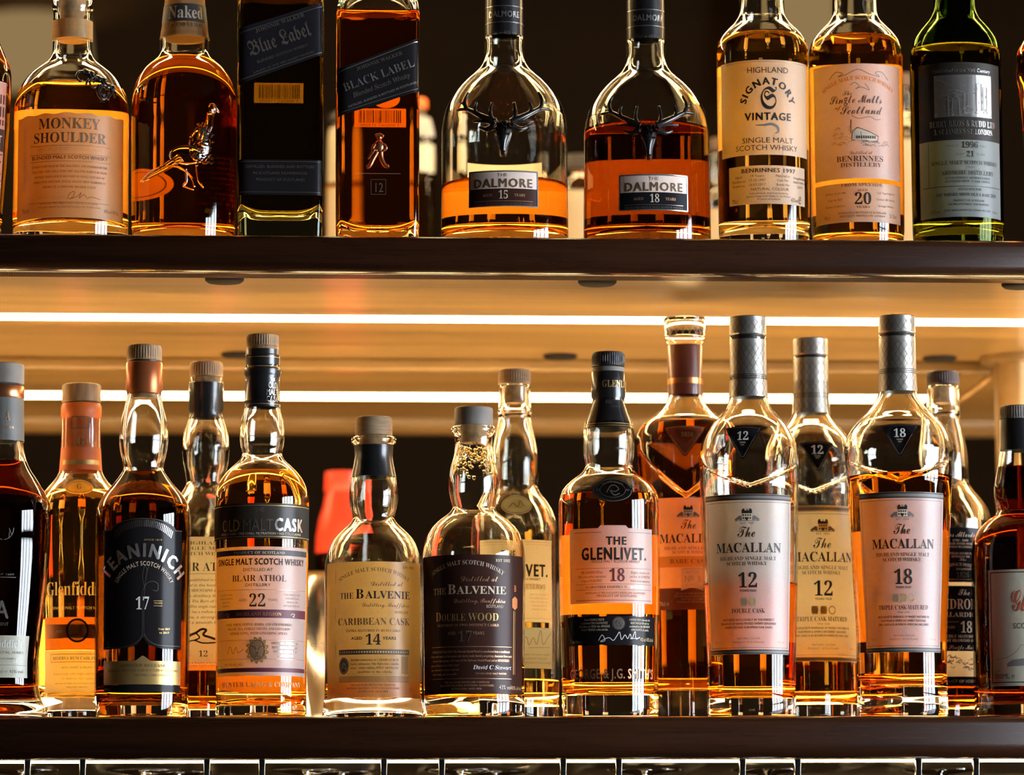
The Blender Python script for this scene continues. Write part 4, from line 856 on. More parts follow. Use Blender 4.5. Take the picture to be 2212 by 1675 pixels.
L = Label(b, 1488); L.rect(-92, 92, 1074, 1201, 'cream'); castle(L, 1488, 1104, 0.95); L.text('script', 'The', 1488, 1142, 22, 'black', 36); L.text('serif', 'MACALLAN', 1490, 1172, 19.5, 'black', 142); L.text('thin', 'HIGHLAND SINGLE MALT', 1492, 1187, 7, 'brownink', 122); L.text('thin', 'SCOTCH WHISKY', 1492, 1196, 7, 'brownink', 84); L.done()
L = Label(b, 1488); L.rect(-92, 92, 1201, 1225, 'goldpaper', 'gold_band'); L.text('thin', 'RARE CASK', 1490, 1217, 10, 'brownink', 92); L.done()
L = Label(b, 1488); L.rect(-92, 92, 1225, 1270, 'cream', 'lower_panel'); L.done()
L = Label(b, 1488); L.rect(-92, 92, 1270, 1317, 'rust', 'rust_panel'); L.lines('bold', ['DISTILLED AND BOTTLED BY', 'THE MACALLAN DISTILLERS LTD', 'EASTER ELCHIES', 'CRAIGELLACHIE SCOTLAND'], 1496, 1284, 6, 4, 'copperink', 86); L.text('sans', '70cl ℮', 1428, 1308, 9, 'cream', 26); L.done()
L = Label(b, 1496, off=0.0005); L.shape([(-26, 1226), (26, 1226), (26, 1276), (0, 1268), (-26, 1276)], 'white', 'batch_tag'); L.text('sans', 'BATCH', 1496, 1239, 6, 'tanink', 28); L.text('sans', '№ 3', 1497, 1257, 13, 'tanink', 40); L.text('sans', '2018 RELEASE', 1496, 1264, 3, 'tanink', 30); L.frame(1473, 1519, 1229, 1266, 0.8, 'tanink'); L.done()
L = Label(b, 1484, back=True); L.rect(-60, 60, 1130, 1310, 'cream', 'back_label')

# 15 clear bottle behind right with a black label
b = Bottle('whisky_bottle', 'clear bottle with a black gold-lettered label, behind the pale green label bottle', 2044, 1250, BK+0.008, ZL,
    [(835, 34), (885, 35.5), (890, 38), (896, 36), (903, 35.5), (940, 43), (980, 50), (1015, 52), (1042, 52), (1060, 62), (1082, 80), (1104, 93), (1130, 99), (1180, 100), (1500, 98), (1540, 97)], GL_ROW, liquid=1486, lcol='dark', floor=0.010)
b.cap(804, 833, 35.5, 'brown_cap', ribs=40); b.lathe('stopper', [(835, 25), (872, 23)], 'stopper_cork')
L = Label(b, 2068); L.rect(-95, 80, 1140, 1256, 'black', 'upper_label'); L.text('script', 'James Allardice', 2074, 1160, 12, 'cream', 92); L.lines('serif', ['1780 - 1849', 'DISTILLER, PIONEER, SOCIALITE', 'FOUNDER OF THE GLENDRONACH', '', 'DISTILLED, MATURED AND', 'BOTTLED BY THE'], 2076, 1170, 7, 4.5, 'cream', 70); L.text('script', 'The', 2080, 1212, 7, 'cream', 16); L.text('thin', 'GLENDRONACH DISTILLERY', 2072, 1223, 7, 'cream', 96, arc=120); L.text('serif', 'CO LIMITED', 2082, 1232, 4.5, 'cream', 34); L.text('serif', '1826', 2080, 1248, 12, 'dim', 30); L.line(1985, 1252, 2140, 1252, 0.9, 'gold'); L.done()
L = Label(b, 2068); L.rect(-95, 80, 1258, 1266, 'cream', 'cream_band')
L = Label(b, 2068); L.rect(-95, 80, 1267, 1406, 'black', 'main_label'); L.text('script', 'The', 2082, 1286, 14, 'cream', 28); L.text('serif', 'GLENDRONACH', 2074, 1316, 22, 'cream', 168); L.text('serif', 'ALLARDICE', 2074, 1333, 10, 'cream', 92); L.text('serif', '18', 2086, 1367, 24, 'cream', 28); L.text('sans', 'AGED', 2052, 1358, 5, 'gold', 18); L.text('sans', 'YEARS', 2118, 1358, 5, 'gold', 20); L.lines('serif', ['RICHLY MATURED IN', 'FINEST OLOROSO SHERRY'], 2076, 1378, 9, 6, 'cream', 104); L.text('script', 'Single Malt', 2078, 1403, 10, 'cream', 64); L.line(2030, 1344, 2068, 1344, 0.9, 'gold'); L.done()
L = Label(b, 2068); L.rect(-95, 80, 1407, 1462, 'cream', 'picture_label')
for i in range(26): x = 2040+rng.uniform(0, 70); y = rng.uniform(1418, 1446); L.stroke([(x, y), (x+rng.uniform(3, 9), y-rng.uniform(-4, 5)), (x+rng.uniform(7, 14), y+rng.uniform(-3, 4))], rng.uniform(1, 2.6), 'brownink')
L.done('etching')
L = Label(b, 2068); L.rect(-95, 80, 1463, 1481, 'black', 'foot_label'); L.text('bold', 'PRODUCT OF SCOTLAND', 2076, 1475, 6, 'cream', 112); L.done()

# 16 dark bottle cut by the right edge
b = Bottle('whisky_bottle', 'dark red-brown bottle with a pale green label reading 700ML in its corner', 2205, 1250, FR, ZL,
    [(908, 38), (963, 39), (1005, 45), (1030, 50), (1056, 54), (1085, 53), (1103, 47), (1112, 52), (1124, 68), (1140, 85), (1158, 97), (1180, 104), (1210, 106), (1500, 105), (1535, 104), (1543, 102)], GL_ROW, liquid=1010, lcol='black')
b.cap(878, 908, 38.5, 'grey_cap', ribs=44); sleeve(b, 'neck_sleeve', [(908, 38.5), (965, 39.5), (975, 41)], 'black_foil')
L = Label(b, 2222); L.rect(-92, 70, 1230, 1482, 'sage'); L.frame(2136, 2290, 1236, 1474, 2.2, 'charcoal'); L.text('script', 'Glenfarclas', 2270, 1320, 50, 'red', 180); L.text('sans', 'SINGLE MALT', 2254, 1342, 11, 'charcoal', 84); L.text('sans', 'SCOTCH WHISKY', 2246, 1358, 12, 'charcoal', 120); L.text('sans', '700ML ℮', 2165, 1466, 11, 'charcoal', 48); L.text('sans', '0.7 L', 2152, 1451, 3.5, 'charcoal')
L.stroke([(2148, 1424), (2172, 1420), (2192, 1408), (2204, 1394), (2216, 1398), (2230, 1410), (2250, 1420)], 1.0, 'grey'); L.poly([(2172, 1434), (2182, 1426), (2212, 1422), (2262, 1426), (2262, 1436), (2172, 1440)], 'grey'); L.done()

# ------------------------------------------------------------------ upper row of bottles
FU = 0.020
def uY(hw): return FU + hw*0.000362
# U0 cut by the left edge
b = Bottle('whisky_bottle', 'amber topped bottle with a white striped label, next to the monkey badge bottle', -72, 350, uY(97), ZU,
    [(-40, 36), (40, 40), (80, 62), (120, 80), (145, 90), (167, 94), (250, 92), (350, 87), (440, 81), (500, 77), (512, 76)], GU_ROW, liquid=60, lcol='deep')
b.cap(-80, -40, 38, 'black_cap'); L = Label(b, -45); L.rect(-110, 75, 168, 500, 'white')
for j, (y, h) in enumerate(((196, 20), (222, 22), (250, 12))):
    for i in range(16): L.line(-120+i*10, y, -120+i*10, y+h, 5, 'charcoal')
L.bar(-150, 28, 270, 318, 'charcoal'); L.text('bold', 'ST', 5, 300, 16, 'white', 30); L.text('bold', 'NT', 8, 357, 18, 'charcoal', 26); L.line(-150, 325, 25, 325, 2, 'charcoal'); L.line(-150, 366, 25, 366, 2, 'charcoal')
for i in range(12): L.stroke([(-40, 380+i*9), (-10, 376+i*9), (14, 384+i*9), (26, 380+i*9)], 2, 'grey')
L.done()
# U1 tan paper label, three climbing figures on the shoulder
b = Bottle('whisky_bottle', 'wide bottle with a tan paper label and small dark climbing monkeys on its shoulder', 154, 330, uY(124), ZU,
    [(-40, 40), (-4, 42), (10, 44.5), (20, 44.5), (27, 42), (48, 42), (112, 43), (124, 46), (134, 54), (148, 72), (164, 91), (182, 105), (202, 115), (222, 121), (245, 123.5), (400, 124), (490, 124.5), (508, 124)], GU_ROW, liquid=196, lcol='gold', floor=0.012)
b.cap(-75, -40, 43, 'wood_cap'); b.lathe('stopper', [(-39, 31), (24, 27), (44, 23)], 'stopper_cork')
o, oR = sleeve(b, 'neck_band', [(48, 43), (88, 43.5)], 'paper_kraft'); L = Label(b, 153, R=oR, hw=43.5, off=0.0002, parent=o); L.text('sans', 'BATCH 27', 153, 74, 10, 'faint', 58); L.line(100, 53, 206, 53, 0.8, 'faint'); L.line(100, 84, 206, 84, 0.8, 'faint'); L.done()
L = Label(b, 154); L.rect(-146, 140, 243, 470, 'kraft', top=lambda u: 1.5*math.sin(u*0.13)+3*abs(u)/120.0, label='tan paper label with dark lettering')
L.text('serif', 'MONKEY', 148, 277, 23, 'brownink', 140); L.text('serif', 'SHOULDER', 149, 307, 22, 'brownink', 168); L.text('sans', '®', 231, 292, 4, 'brownink'); L.line(55, 314, 246, 314, 0.8, 'brownink'); L.text('sans', 'BATCH 27 SMOOTH AND RICH', 150, 325, 8.5, 'faint', 146); L.line(55, 333, 246, 333, 0.9, 'brownink'); L.text('bold', 'BLENDED MALT SCOTCH WHISKY', 150, 343, 7.5, 'brownink', 178); L.line(55, 348, 246, 348, 0.8, 'brownink')
L.lines('serif', ['NAMED IN HONOUR OF THE MALTMEN, AND INSPIRED BY THE', 'MALT MEN WHO STILL TURN THE MALTING BARLEY BY HAND', 'MONKEY SHOULDER IS BLENDED IN SMALL BATCHES OF', 'THREE FINE SPEYSIDE SINGLE MALTS THEN MARRIED TO', 'PRODUCE A SMOOTH, RICHER TASTE'], 150, 361, 11.2, 4.6, 'brownink', 176)
L.text('sans', 'SIGNED BY THE MALT MASTER', 112, 428, 4, 'faint', 62); L.stroke([(146, 430), (152, 418), (162, 414), (158, 426), (150, 430), (168, 424), (176, 416), (172, 428), (182, 420), (190, 428), (198, 424), (220, 428)], 1.2, 'brownink'); L.line(55, 437, 246, 437, 0.8, 'brownink'); L.lines('sans', ['DISTILLED, MATURED & BOTTLED IN SCOTLAND', 'WILLIAM GRANT & SONS DISTILLERS LTD DUFFTOWN'], 150, 441, 8, 4, 'brownink', 140); L.text('sans', '70cl℮', 44, 456, 10, 'brownink', 26); L.text('sans', '40%vol 40%alc', 252, 456, 8, 'brownink', 44)
for i in range(2): L.line(36+i*5, 270, 36+i*5, 410, 1.6, 'faint')
L.done(); L = Label(b, 154, back=True); L.rect(-72, 72, 250, 470, 'cream', 'back_label')
L = Label(b, 205, off=0.0034, hw=112); parts = []
def blob(L, u, v, a, c, h=0.0022, n=12):
    V, Fc = [], []
    for j in range(5):
        th = math.pi/2*j/4
        for k in range(n): w = 2*math.pi*k/n; V.append(L.P(u-L.lc+a*math.cos(th)*math.cos(w), v+c*math.cos(th)*math.sin(w), L.off-0.001+h*math.sin(th)))
    for j in range(4): Fc += [(j*n+k, j*n+(k+1) % n, (j+1)*n+(k+1) % n, (j+1)*n+k) for k in range(n)]
    return V, Fc
def limb(L, pts, r0, r1, off=0.0):
    p = curve_pts(pts, 6); n = len(p); return tube([L.P(a-L.lc, v, L.off+off) for a, v in p], [(r0+(r1-r0)*i/(n-1)) for i in range(n)], 8)
for x, y in ((183, 150), (212, 163), (232, 178)):
    parts += [blob(L, x, y, 13, 9), blob(L, x+12, y+2, 7, 6.5, 0.003), limb(L, [(x-8, y+2), (x-22, y+2), (x-28, y+14), (x-22, y+24), (x-14, y+22)], 0.0012, 0.0006), limb(L, [(x+2, y+5), (x+4, y+16), (x-4, y+24), (x-8, y+32)], 0.0014, 0.0009), limb(L, [(x+8, y+6), (x+14, y+14), (x+10, y+26)], 0.0013, 0.0008)]
parts += [limb(L, [(205, 180), (200, 195), (208, 210), (218, 208), (226, 196)], 0.0013, 0.0009), blob(L, 212, 205, 6, 4)]
V, Fc = join(*parts); mesh('monkey_badge', V, Fc, 'dark_pewter', b.root)['label'] = 'dark metal badge of three climbing monkeys'

# U2 full amber bottle with an embossed bird
b = Bottle('whisky_bottle', 'full amber bottle with a bird moulded in its glass and a paper neck collar', 397, 330, uY(114), ZU,
    [(-60, 38), (0, 42), (45, 46), (86, 52.5), (114, 53), (124, 57), (134, 68), (150, 86), (170, 99), (190, 107), (212, 112), (240, 113.5), (490, 111.5), (508, 110)], GU_ROW, liquid=130, lcol='deep', floor=0.008)
b.cap(-95, -60, 40, 'black_cap'); o, oR = sleeve(b, 'neck_collar', [(-30, 40.5), (0, 42.5), (45, 46.5), (86, 53)], 'paper_kraft')
L = Label(b, 399, R=oR, hw=48, off=0.00025, parent=o); L.bar(320, 480, 6, 45, 'charcoal'); L.text('serif', 'Naked', 400, 38, 27, 'cream', 86); L.text('mono', 'Grouse', 398, 57, 13, 'brownink', 82); L.text('serif', 'BLENDED MALT SCOTCH WHISKY', 400, 72, 6, 'orangeink', 100); L.done()
L = Label(b, 430, off=0.0006); parts = []
parts.append(blob(L, 462, 230, 11, 12, 0.003)); parts.append(limb(L, [(466, 228), (474, 232), (478, 238)], 0.0016, 0.0004)); parts.append(limb(L, [(458, 240), (456, 262), (446, 286), (440, 310)], 0.0032, 0.0055, -0.002)); parts.append(blob(L, 432, 312, 26, 40, 0.0045, 20)); parts.append(blob(L, 402, 335, 40, 22, 0.0035, 20)); parts.append(limb(L, [(390, 340), (350, 362), (310, 378), (290, 384)], 0.004, 0.0008, -0.002))
parts.append(limb(L, [(400, 366), (402, 392), (396, 402), (418, 410)], 0.0012, 0.0007)); parts.append(limb(L, [(424, 356), (428, 388), (440, 404)], 0.0012, 0.0007)); parts.append(limb(L, [(292, 386), (330, 364), (380, 360), (410, 380), (420, 404)], 0.0012, 0.0007))
V, Fc = join(*parts); mesh('moulded_bird', V, Fc, 'glass', b.root)['label'] = 'game bird moulded in the glass'
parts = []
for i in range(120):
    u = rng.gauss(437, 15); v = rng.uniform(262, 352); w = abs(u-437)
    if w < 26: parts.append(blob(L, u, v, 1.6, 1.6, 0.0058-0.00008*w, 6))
V, Fc = join(*parts); mesh('glint_beads', V, Fc, 'pewter', b.root)  # metal beads stand in for window glints on the moulded bird
L = Label(b, 397, back=True); L.shape(oval(52, 408, 42, 36), 'goldpaper', 'back_label'); L.stroke(oval(397+52, 408, 34, 29), 1.5, 'brownink', smooth=False); L.done()
L = Label(b, 397, back=True); L.lines('sans', ['The Naked Grouse reveals', 'rich smooth flavour', 'blended malt scotch', 'whisky matured in', 'first fill sherry casks', 'for up to six months', 'to a sweet and fruity', 'taste of black cherry', 'DISTILLED BLENDED AND', 'BOTTLED IN SCOTLAND'], 358, 352, 11, 6, 'gold', 62); L.done('back_print')

# U3, U4 square bottles
def barcode(L, x0, x1, v0, v1, col='brownink'):
    r = random.Random(5); x = x0+8
    while x < x1-8:
        w = r.choice((1, 1.6, 2.4)); L.bar(x, x+w, v0+4, v1-9, col, 1); x += w+r.choice((1.2, 1.8, 2.6))
    L.text('sans', '5 000267 114200', (x0+x1)/2, v1-2, 5, col, (x1-x0)*0.8)
b = Bottle('whisky_bottle', 'square blue-green glass bottle with a slanted black label and heavy clear base', 605, 330, uY(93), ZU,
    [(-130, 34), (-60, 36), (-40, 44), (-25, 70), (-12, 88), (5, 93), (400, 92), (490, 91), (508, 90.5)], GU_ROW, liquid=6, lcol='smoke', gmat='glass_blue', square=9, depth=0.86, floor=0.020, punt=0.002, seg=120)
b.cap(-175, -130, 36, 'black_cap')
L = Label(b, 605); L.shape([(-91, 62), (-60, 52), (0, 33), (60, 13), (91, 2), (91, 116), (60, 128), (0, 150), (-60, 172), (-91, 184)], 'navy', label='slanted black label')
L.text('serif', 'JOHNNIE WALKER', 604, 53, 8, 'dim', 112, rot=19); L.text('fraktur', 'Blue Label', 606, 99, 31, 'dim', 142, rot=19.5); L.text('sans', 'BLENDED SCOTCH WHISKY', 610, 118, 6, 'dim', 118, rot=19.5); L.text('sans', 'A BLEND OF OUR VERY RAREST WHISKIES', 612, 136, 4, 'dim', 140, rot=19.8)
L.line(516, 174, 695, 111, 1.6, 'dim'); L.line(516, 72, 695, 12, 1.4, 'dim'); L.done()
L = Label(b, 605); L.rect(-90, 90, 345, 421, 'black', 'lower_label'); L.line(518, 349, 692, 349, 1, 'dim'); L.line(518, 415, 692, 415, 1, 'dim'); L.lines('sans', ['DISTILLED, BLENDED AND BOTTLED', 'IN SCOTLAND KILMARNOCK', 'PRODUCT OF SCOTLAND'], 605, 363, 14, 6, 'dim', 150); L.done()
L = Label(b, 605, back=True); L.rect(-50, 56, 188, 231, 'kraft', 'barcode_label'); barcode(L, 555, 660, 188, 231); L.done()
b = Bottle('whisky_bottle', 'square amber bottle with a slanted black label and a striding figure below it', 815, 330, uY(90), ZU,
    [(-110, 33), (-40, 35), (-22, 44), (-8, 66), (4, 80), (18, 87), (34, 89.5), (400, 89), (490, 88.5), (510, 88)], GU_ROW, liquid=36, lcol='deep', square=8, depth=0.9, floor=0.008, punt=0.002, seg=120)
b.cap(-150, -110, 35, 'black_cap')
L = Label(b, 815); L.shape([(-88, 148), (-50, 136), (0, 116), (50, 96), (88, 80), (88, 196), (50, 208), (0, 226), (-50, 240), (-88, 252)], 'black', label='slanted black label with silver lettering')
L.text('serif', 'JOHNNIE WALKER', 818, 135, 7.5, 'dim', 106, rot=20); L.text('thin', 'BLACK LABEL', 818, 170, 18, 'silver', 164, rot=20.5); L.text('italic', 'Blended Scotch Whisky', 822, 189, 11, 'dim', 132, rot=20.5); L.text('sans', 'DISTILLED, BLENDED & BOTTLED IN SCOTLAND', 824, 206, 4.5, 'grey', 160, rot=20.5); L.line(728, 245, 900, 190, 1.4, 'dim'); L.line(728, 156, 900, 88, 1.4, 'silver'); L.done()
L = Label(b, 815, back=True); L.rect(-62, 48, 243, 283, 'kraft', 'barcode_label'); barcode(L, 755, 862, 243, 283); L.done()
L = Label(b, 815, back=True); L.shape(oval(-20, 222, 30, 20), 'kraft', 'back_seal')
L = Label(b, 815, off=0.0004)
parts = [blob(L, 817, 297, 6, 6, 0.0022), limb(L, [(808, 294), (817, 291), (826, 295)], 0.0012, 0.0012), blob(L, 817, 316, 11, 14, 0.0026), limb(L, [(812, 328), (804, 342), (796, 358), (789, 362)], 0.0022, 0.0013), limb(L, [(820, 328), (822, 344), (830, 358), (838, 360)], 0.0022, 0.0013), limb(L, [(808, 312), (802, 322), (812, 326)], 0.0013, 0.001), limb(L, [(826, 312), (832, 320), (824, 326)], 0.0013, 0.001), limb(L, [(806, 324), (798, 336), (792, 344)], 0.0018, 0.0006)]
V, Fc = join(*parts); mesh('moulded_figure', V, Fc, 'copper', b.root)['label'] = 'striding figure emblem moulded on the glass'
L = Label(b, 815, off=0.0002); L.line(766, 375, 863, 375, 1.0, 'copperink'); L.frame(799, 831, 388, 420, 1.0, 'dim'); L.text('sans', '12', 815, 415, 20, 'dim', 22); L.text('sans', 'L8201CA003', 815, 495, 6, 'gold', 50); L.text('sans', '00087750', 815, 503, 6, 'gold', 40); L.done('print')

# U5, U6 stag bottles
def stag(b, xc, dy):
    L = Label(b, xc, off=0.0022); parts = []
    for sg in (-1, 1):
        X = lambda d: xc+sg*d
        parts.append(limb(L, [(X(16), 264+dy), (X(34), 256+dy), (X(52), 247+dy), (X(72), 236+dy), (X(88), 230+dy), (X(112), 230+dy)], 0.0030, 0.0012)); parts.append(limb(L, [(X(82), 233+dy), (X(91), 220+dy), (X(94), 206+dy), (X(90), 192+dy)], 0.0021, 0.0010)); parts.append(limb(L, [(X(92), 214+dy), (X(102), 215+dy), (X(108), 208+dy)], 0.0015, 0.0009))
        parts.append(limb(L, [(X(58), 244+dy), (X(63), 232+dy), (X(60), 218+dy)], 0.0018, 0.0009)); parts.append(limb(L, [(X(22), 262+dy), (X(27), 245+dy), (X(24), 221+dy)], 0.0022, 0.0010)); parts.append(limb(L, [(X(18), 266+dy), (X(40), 262+dy), (X(66), 260+dy)], 0.0018, 0.0008))
        parts.append(limb(L, [(X(18), 273+dy), (X(36), 279+dy), (X(52), 273+dy)], 0.0032, 0.0008))
    V, Fc = join(*parts); mesh('antlers', V, Fc, 'dark_pewter', HEAD[0]) if HEAD else None
    ant = (V, Fc)
    hv, hf = [], []
    rows = [(258, 6, 0.003), (262, 17, 0.005), (270, 21, 0.0072), (280, 22, 0.0085), (290, 20, 0.0092), (300, 17, 0.0095), (310, 13, 0.0095), (320, 10.5, 0.0092), (328, 10, 0.0088), (334, 8, 0.0075), (338, 4, 0.004)]
    n = 15
    for v, hw, d in rows:
        for k in range(n):
            t = -1+2.0*k/(n-1); hv.append(L.P(hw*t, v+dy, -0.004+d*(1-abs(t)**2.3)**0.8))
    for j in range(len(rows)-1): hf += [(j*n+k, j*n+k+1, (j+1)*n+k+1, (j+1)*n+k) for k in range(n-1)]
    P2 = []
    r = random.Random(2)
    for i in range(46):
        u = r.uniform(-15, 15); v = r.uniform(262, 284); 
        if abs(u) < 17-(v-262)*0.2: P2.append(blob(L, xc+u, v+dy, 1.9, 2.2, 0.0090*(1-(abs(u)/24)**2)**0.8-0.0036, 6))
    for sg in (-1, 1): P2 += [blob(L, xc+sg*13, 291+dy, 3.0, 2.2, 0.0066, 8), blob(L, xc+sg*4.5, 329+dy, 2.2, 1.6, 0.0072, 8)]
    V, Fc = join((hv, hf), *P2); h = mesh('stag_head', V, Fc, 'dark_pewter', b.root); h['label'] = 'black metal stag head with antlers fixed to the bottle'
    mesh('antlers', ant[0], ant[1], 'dark_pewter', h)
HEAD = []
def stag_bottle(label, cx, dy, age, lcol, liquid, lx, lab, lettx, stx):
    b = Bottle('whisky_bottle', label, cx, 350, uY(136), ZU,
        [(-50, 36), (-20, 39), (80+dy, 40), (84+dy, 42), (120+dy, 43), (134+dy, 46), (148+dy, 54), (162+dy, 69), (178+dy, 87), (198+dy, 105), (220+dy, 119), (240+dy, 128), (262+dy, 133), (290+dy, 135.5), (400, 136), (490, 137), (512, 137)], GU_ROW, liquid=liquid, lcol=lcol, floor=0.008)
    b.cap(-90, -55, 38, 'black_cap'); o, oR = sleeve(b, 'neck_sleeve', [(-54, 36), (-22, 39), (10, 40), (80+dy, 40.5)], 'black_foil')
    L = Label(b, lettx, R=oR, hw=41, off=0.0003, parent=o); L.line(cx-70, 12+dy, cx+70, 12+dy, 1.2, 'silver'); L.line(cx-70, 47+dy, cx+70, 47+dy, 1.2, 'silver'); L.text('sans', 'THE', lettx, 19+dy, 4, 'dim', 12); L.text('bold', 'DALMORE', lettx, 36+dy, 13, 'silver', 74); L.text('sans', '70cl ℮ 40% vol', lettx, 74+dy, 8, 'dim', 58); L.done('print')
    L = Label(b, lx); c = 'brown' if age == '15' else 'navy'; L.rect(-79, 79, 368+dy, 446+dy, c, label='small label with a pale upper half')
    L.frame(lx-78, lx+78, 369+dy, 445+dy, 2.4, 'grey' if age == '15' else 'silver', 2); L.bar(lx-76, lx+76, 371+dy, 407+dy, 'palepink', 0)
    L.text('sans', 'THE', lx-2, 381+dy, 7, 'brownink', 23); L.text('heavy', 'DALMORE', lx-1, 404+dy, 18.5, 'brownink', 134); L.text('serif', 'AGED', lx-35, 424+dy, 6, 'copperink', 22); L.text('thin', age, lx, 429+dy, 18, 'cream', 22); L.text('serif', 'YEARS', lx+36, 424+dy, 6, 'copperink', 24); L.line(lx-66, 434+dy, lx+66, 434+dy, 0.8, 'copperink' if age == '15' else 'silver'); L.text('serif', 'HIGHLAND SINGLE MALT SCOTCH WHISKY', lx, 442+dy, 4.6, 'dim', 132); L.done()
    L = Label(b, cx, back=True); L.rect(-92, 92, 358, 478, 'cream', 'back_label')
    stag(b, stx, dy); return b
stag_bottle('stag head bottle one third full, its label reading 15', 1090, 0, '15', 'amber', 402, 1087, None, 1090, 1087)
stag_bottle('stag head bottle three quarters full of dark whisky, its label reading 18', 1397, 8, '18', 'dark', 283, 1413, None, 1404, 1401)

# U7 cream label with a large letter S
b = Bottle('whisky_bottle', 'clear bottle of pale whisky with a cream label bearing a big ornate letter S', 1649, 330, uY(100)+0.004, ZU,
    [(-90, 40), (-30, 47), (20, 49), (36, 51), (48, 58), (60, 69), (72, 81), (85, 91), (100, 97), (120, 99.5), (300, 99), (500, 98), (514, 97)], GU_ROW, liquid=84, lcol='pale', floor=0.012)
b.cap(-130, -90, 42, 'black_cap'); L = Label(b, 1660); L.rect(-122, 112, 129, 334, 'cream', 'main_label')
L.text('sans', 'HIGHLAND', 1661, 157, 12.5, 'black', 94); L.text('heavy', 'SIGNATORY', 1661, 182, 15, 'black', 142, arc=50); L.text('fraktur', 'S', 1662, 235, 45, 'black', 40); L.text('heavy', 'VINTAGE', 1661, 259, 16, 'black', 106)
L.stroke([(1632, 270), (1650, 270), (1668, 268), (1680, 274), (1682, 284), (1674, 288)], [1.0+5*math.sin(math.pi*i/30.0) for i in range(31)], 'grey'); L.text('sans', 'SINGLE MALT', 1660, 308, 11.5, 'black', 118); L.text('sans', 'SCOTCH WHISKY', 1658, 324, 11.5, 'black', 146); L.line(1540, 133, 1772, 133, 1, 'gold'); L.done()
L = Label(b, 1658); L.rect(-94, 100, 357, 440, 'cream', 'lower_label'); L.text('bold', 'BENRINNES 1997', 1661, 372, 9, 'black', 126); L.lines('sans', ['Aged:', 'Distilled on:', 'Bottled on:'], 1592, 383, 9.5, 5.5, 'black', 36); L.lines('sans', ['19 Years', '17.10.1997', '13.03.2017'], 1634, 382, 9.5, 5.5, 'black', 38); L.lines('sans', ['Matured in', 'Cask No:', 'Bottle No'], 1692, 382, 9.5, 5.5, 'black', 34); L.lines('sans', ['Hogsheads', '9407+9411', '259'], 1738, 384, 9.5, 5.5, 'black', 40)
L.text('sans', 'NATURAL COLOUR', 1663, 411, 6, 'black', 86); L.lines('sans', ['Casks individually selected and bottled by', 'Signatory Vintage Scotch Whisky Co. Ltd, Pitlochry', 'Product of Scotland'], 1660, 419, 6.5, 4.2, 'black', 100); L.text('sans', '70cl', 1581, 436, 9, 'black', 17); L.text('sans', '43%vol', 1722, 434, 9, 'black', 22); L.text('fraktur', 'S', 1738, 436, 15, 'black', 9); L.done()
L = Label(b, 1649, back=True); L.rect(-62, 62, 150, 330, 'cream', 'back_label')
# U8 pale label with a script title
b = Bottle('whisky_bottle', 'clear bottle of golden whisky with a pale label in script and a sketched distillery', 1851, 330, uY(101)+0.010, ZU,
    [(-90, 40), (-30, 47), (10, 49), (36, 50), (46, 55), (58, 66), (70, 78), (82, 88), (95, 96), (112, 100.5), (135, 101.5), (300, 101), (500, 99.5), (514, 98)], GU_ROW, liquid=90, lcol='gold', floor=0.006)
b.cap(-130, -90, 42, 'black_cap'); L = Label(b, 1856); L.rect(-118, 114, 137, 385, 'white', 'main_label')
L.stroke([(1790, 168), (1806, 154), (1822, 158), (1812, 164), (1830, 160), (1856, 150), (1882, 160), (1904, 164), (1894, 156), (1910, 154), (1926, 170)], 1.5, 'grey'); L.text('serif', 'SINGLE MALT SCOTCH WHISKY', 1856, 172, 9, 'orangeink', 176, arc=150); L.stroke([(1838, 184), (1848, 178), (1858, 186), (1850, 192), (1862, 188), (1880, 194), (1870, 180)], 1.3, 'grey')
L.text('script', 'The', 1832, 205, 10, 'charcoal', 22); L.text('script', 'Single Malts', 1850, 222, 19, 'charcoal', 120); L.text('script', 'of', 1811, 234, 9, 'charcoal', 14); L.text('script', 'Scotland', 1862, 246, 19, 'charcoal', 94); L.stroke([(1840, 248), (1856, 256), (1880, 252), (1894, 258), (1906, 256)], 1.3, 'grey')
L.poly([(1842, 300), (1842, 286), (1852, 276), (1876, 284), (1896, 294), (1896, 302), (1870, 304)], 'cream'); L.stroke([(1840, 302), (1842, 284), (1853, 275), (1878, 284), (1900, 294), (1898, 304), (1870, 305), (1840, 302)], 1.6, 'charcoal', smooth=False); L.line(1839, 258, 1838, 286, 2.2, 'charcoal'); L.line(1860, 284, 1862, 303, 1.2, 'charcoal')
for i in range(9): L.poly([(1850+i*5, 293), (1853+i*5, 293), (1853+i*5, 299), (1850+i*5, 299)], 'charcoal', 1)
for i in range(34): x = rng.uniform(1792, 1840); y = rng.uniform(276, 312); L.stroke([(x, y), (x+rng.uniform(2, 7), y-rng.uniform(0, 4)), (x+rng.uniform(5, 10), y+rng.uniform(0, 3))], 1.3, 'tanink')
for i in range(16): x = rng.uniform(1850, 1915); y = rng.uniform(304, 316); L.stroke([(x, y), (x+8, y-2), (x+13, y+1)], 1.1, 'grey')
L.text('script', 'Distilled at', 1860, 333, 8, 'charcoal', 50); L.text('serif', 'BENRINNES', 1858, 348, 12, 'charcoal', 106); L.text('thin', 'DISTILLERY', 1860, 360, 9.5, 'charcoal', 92); L.done()
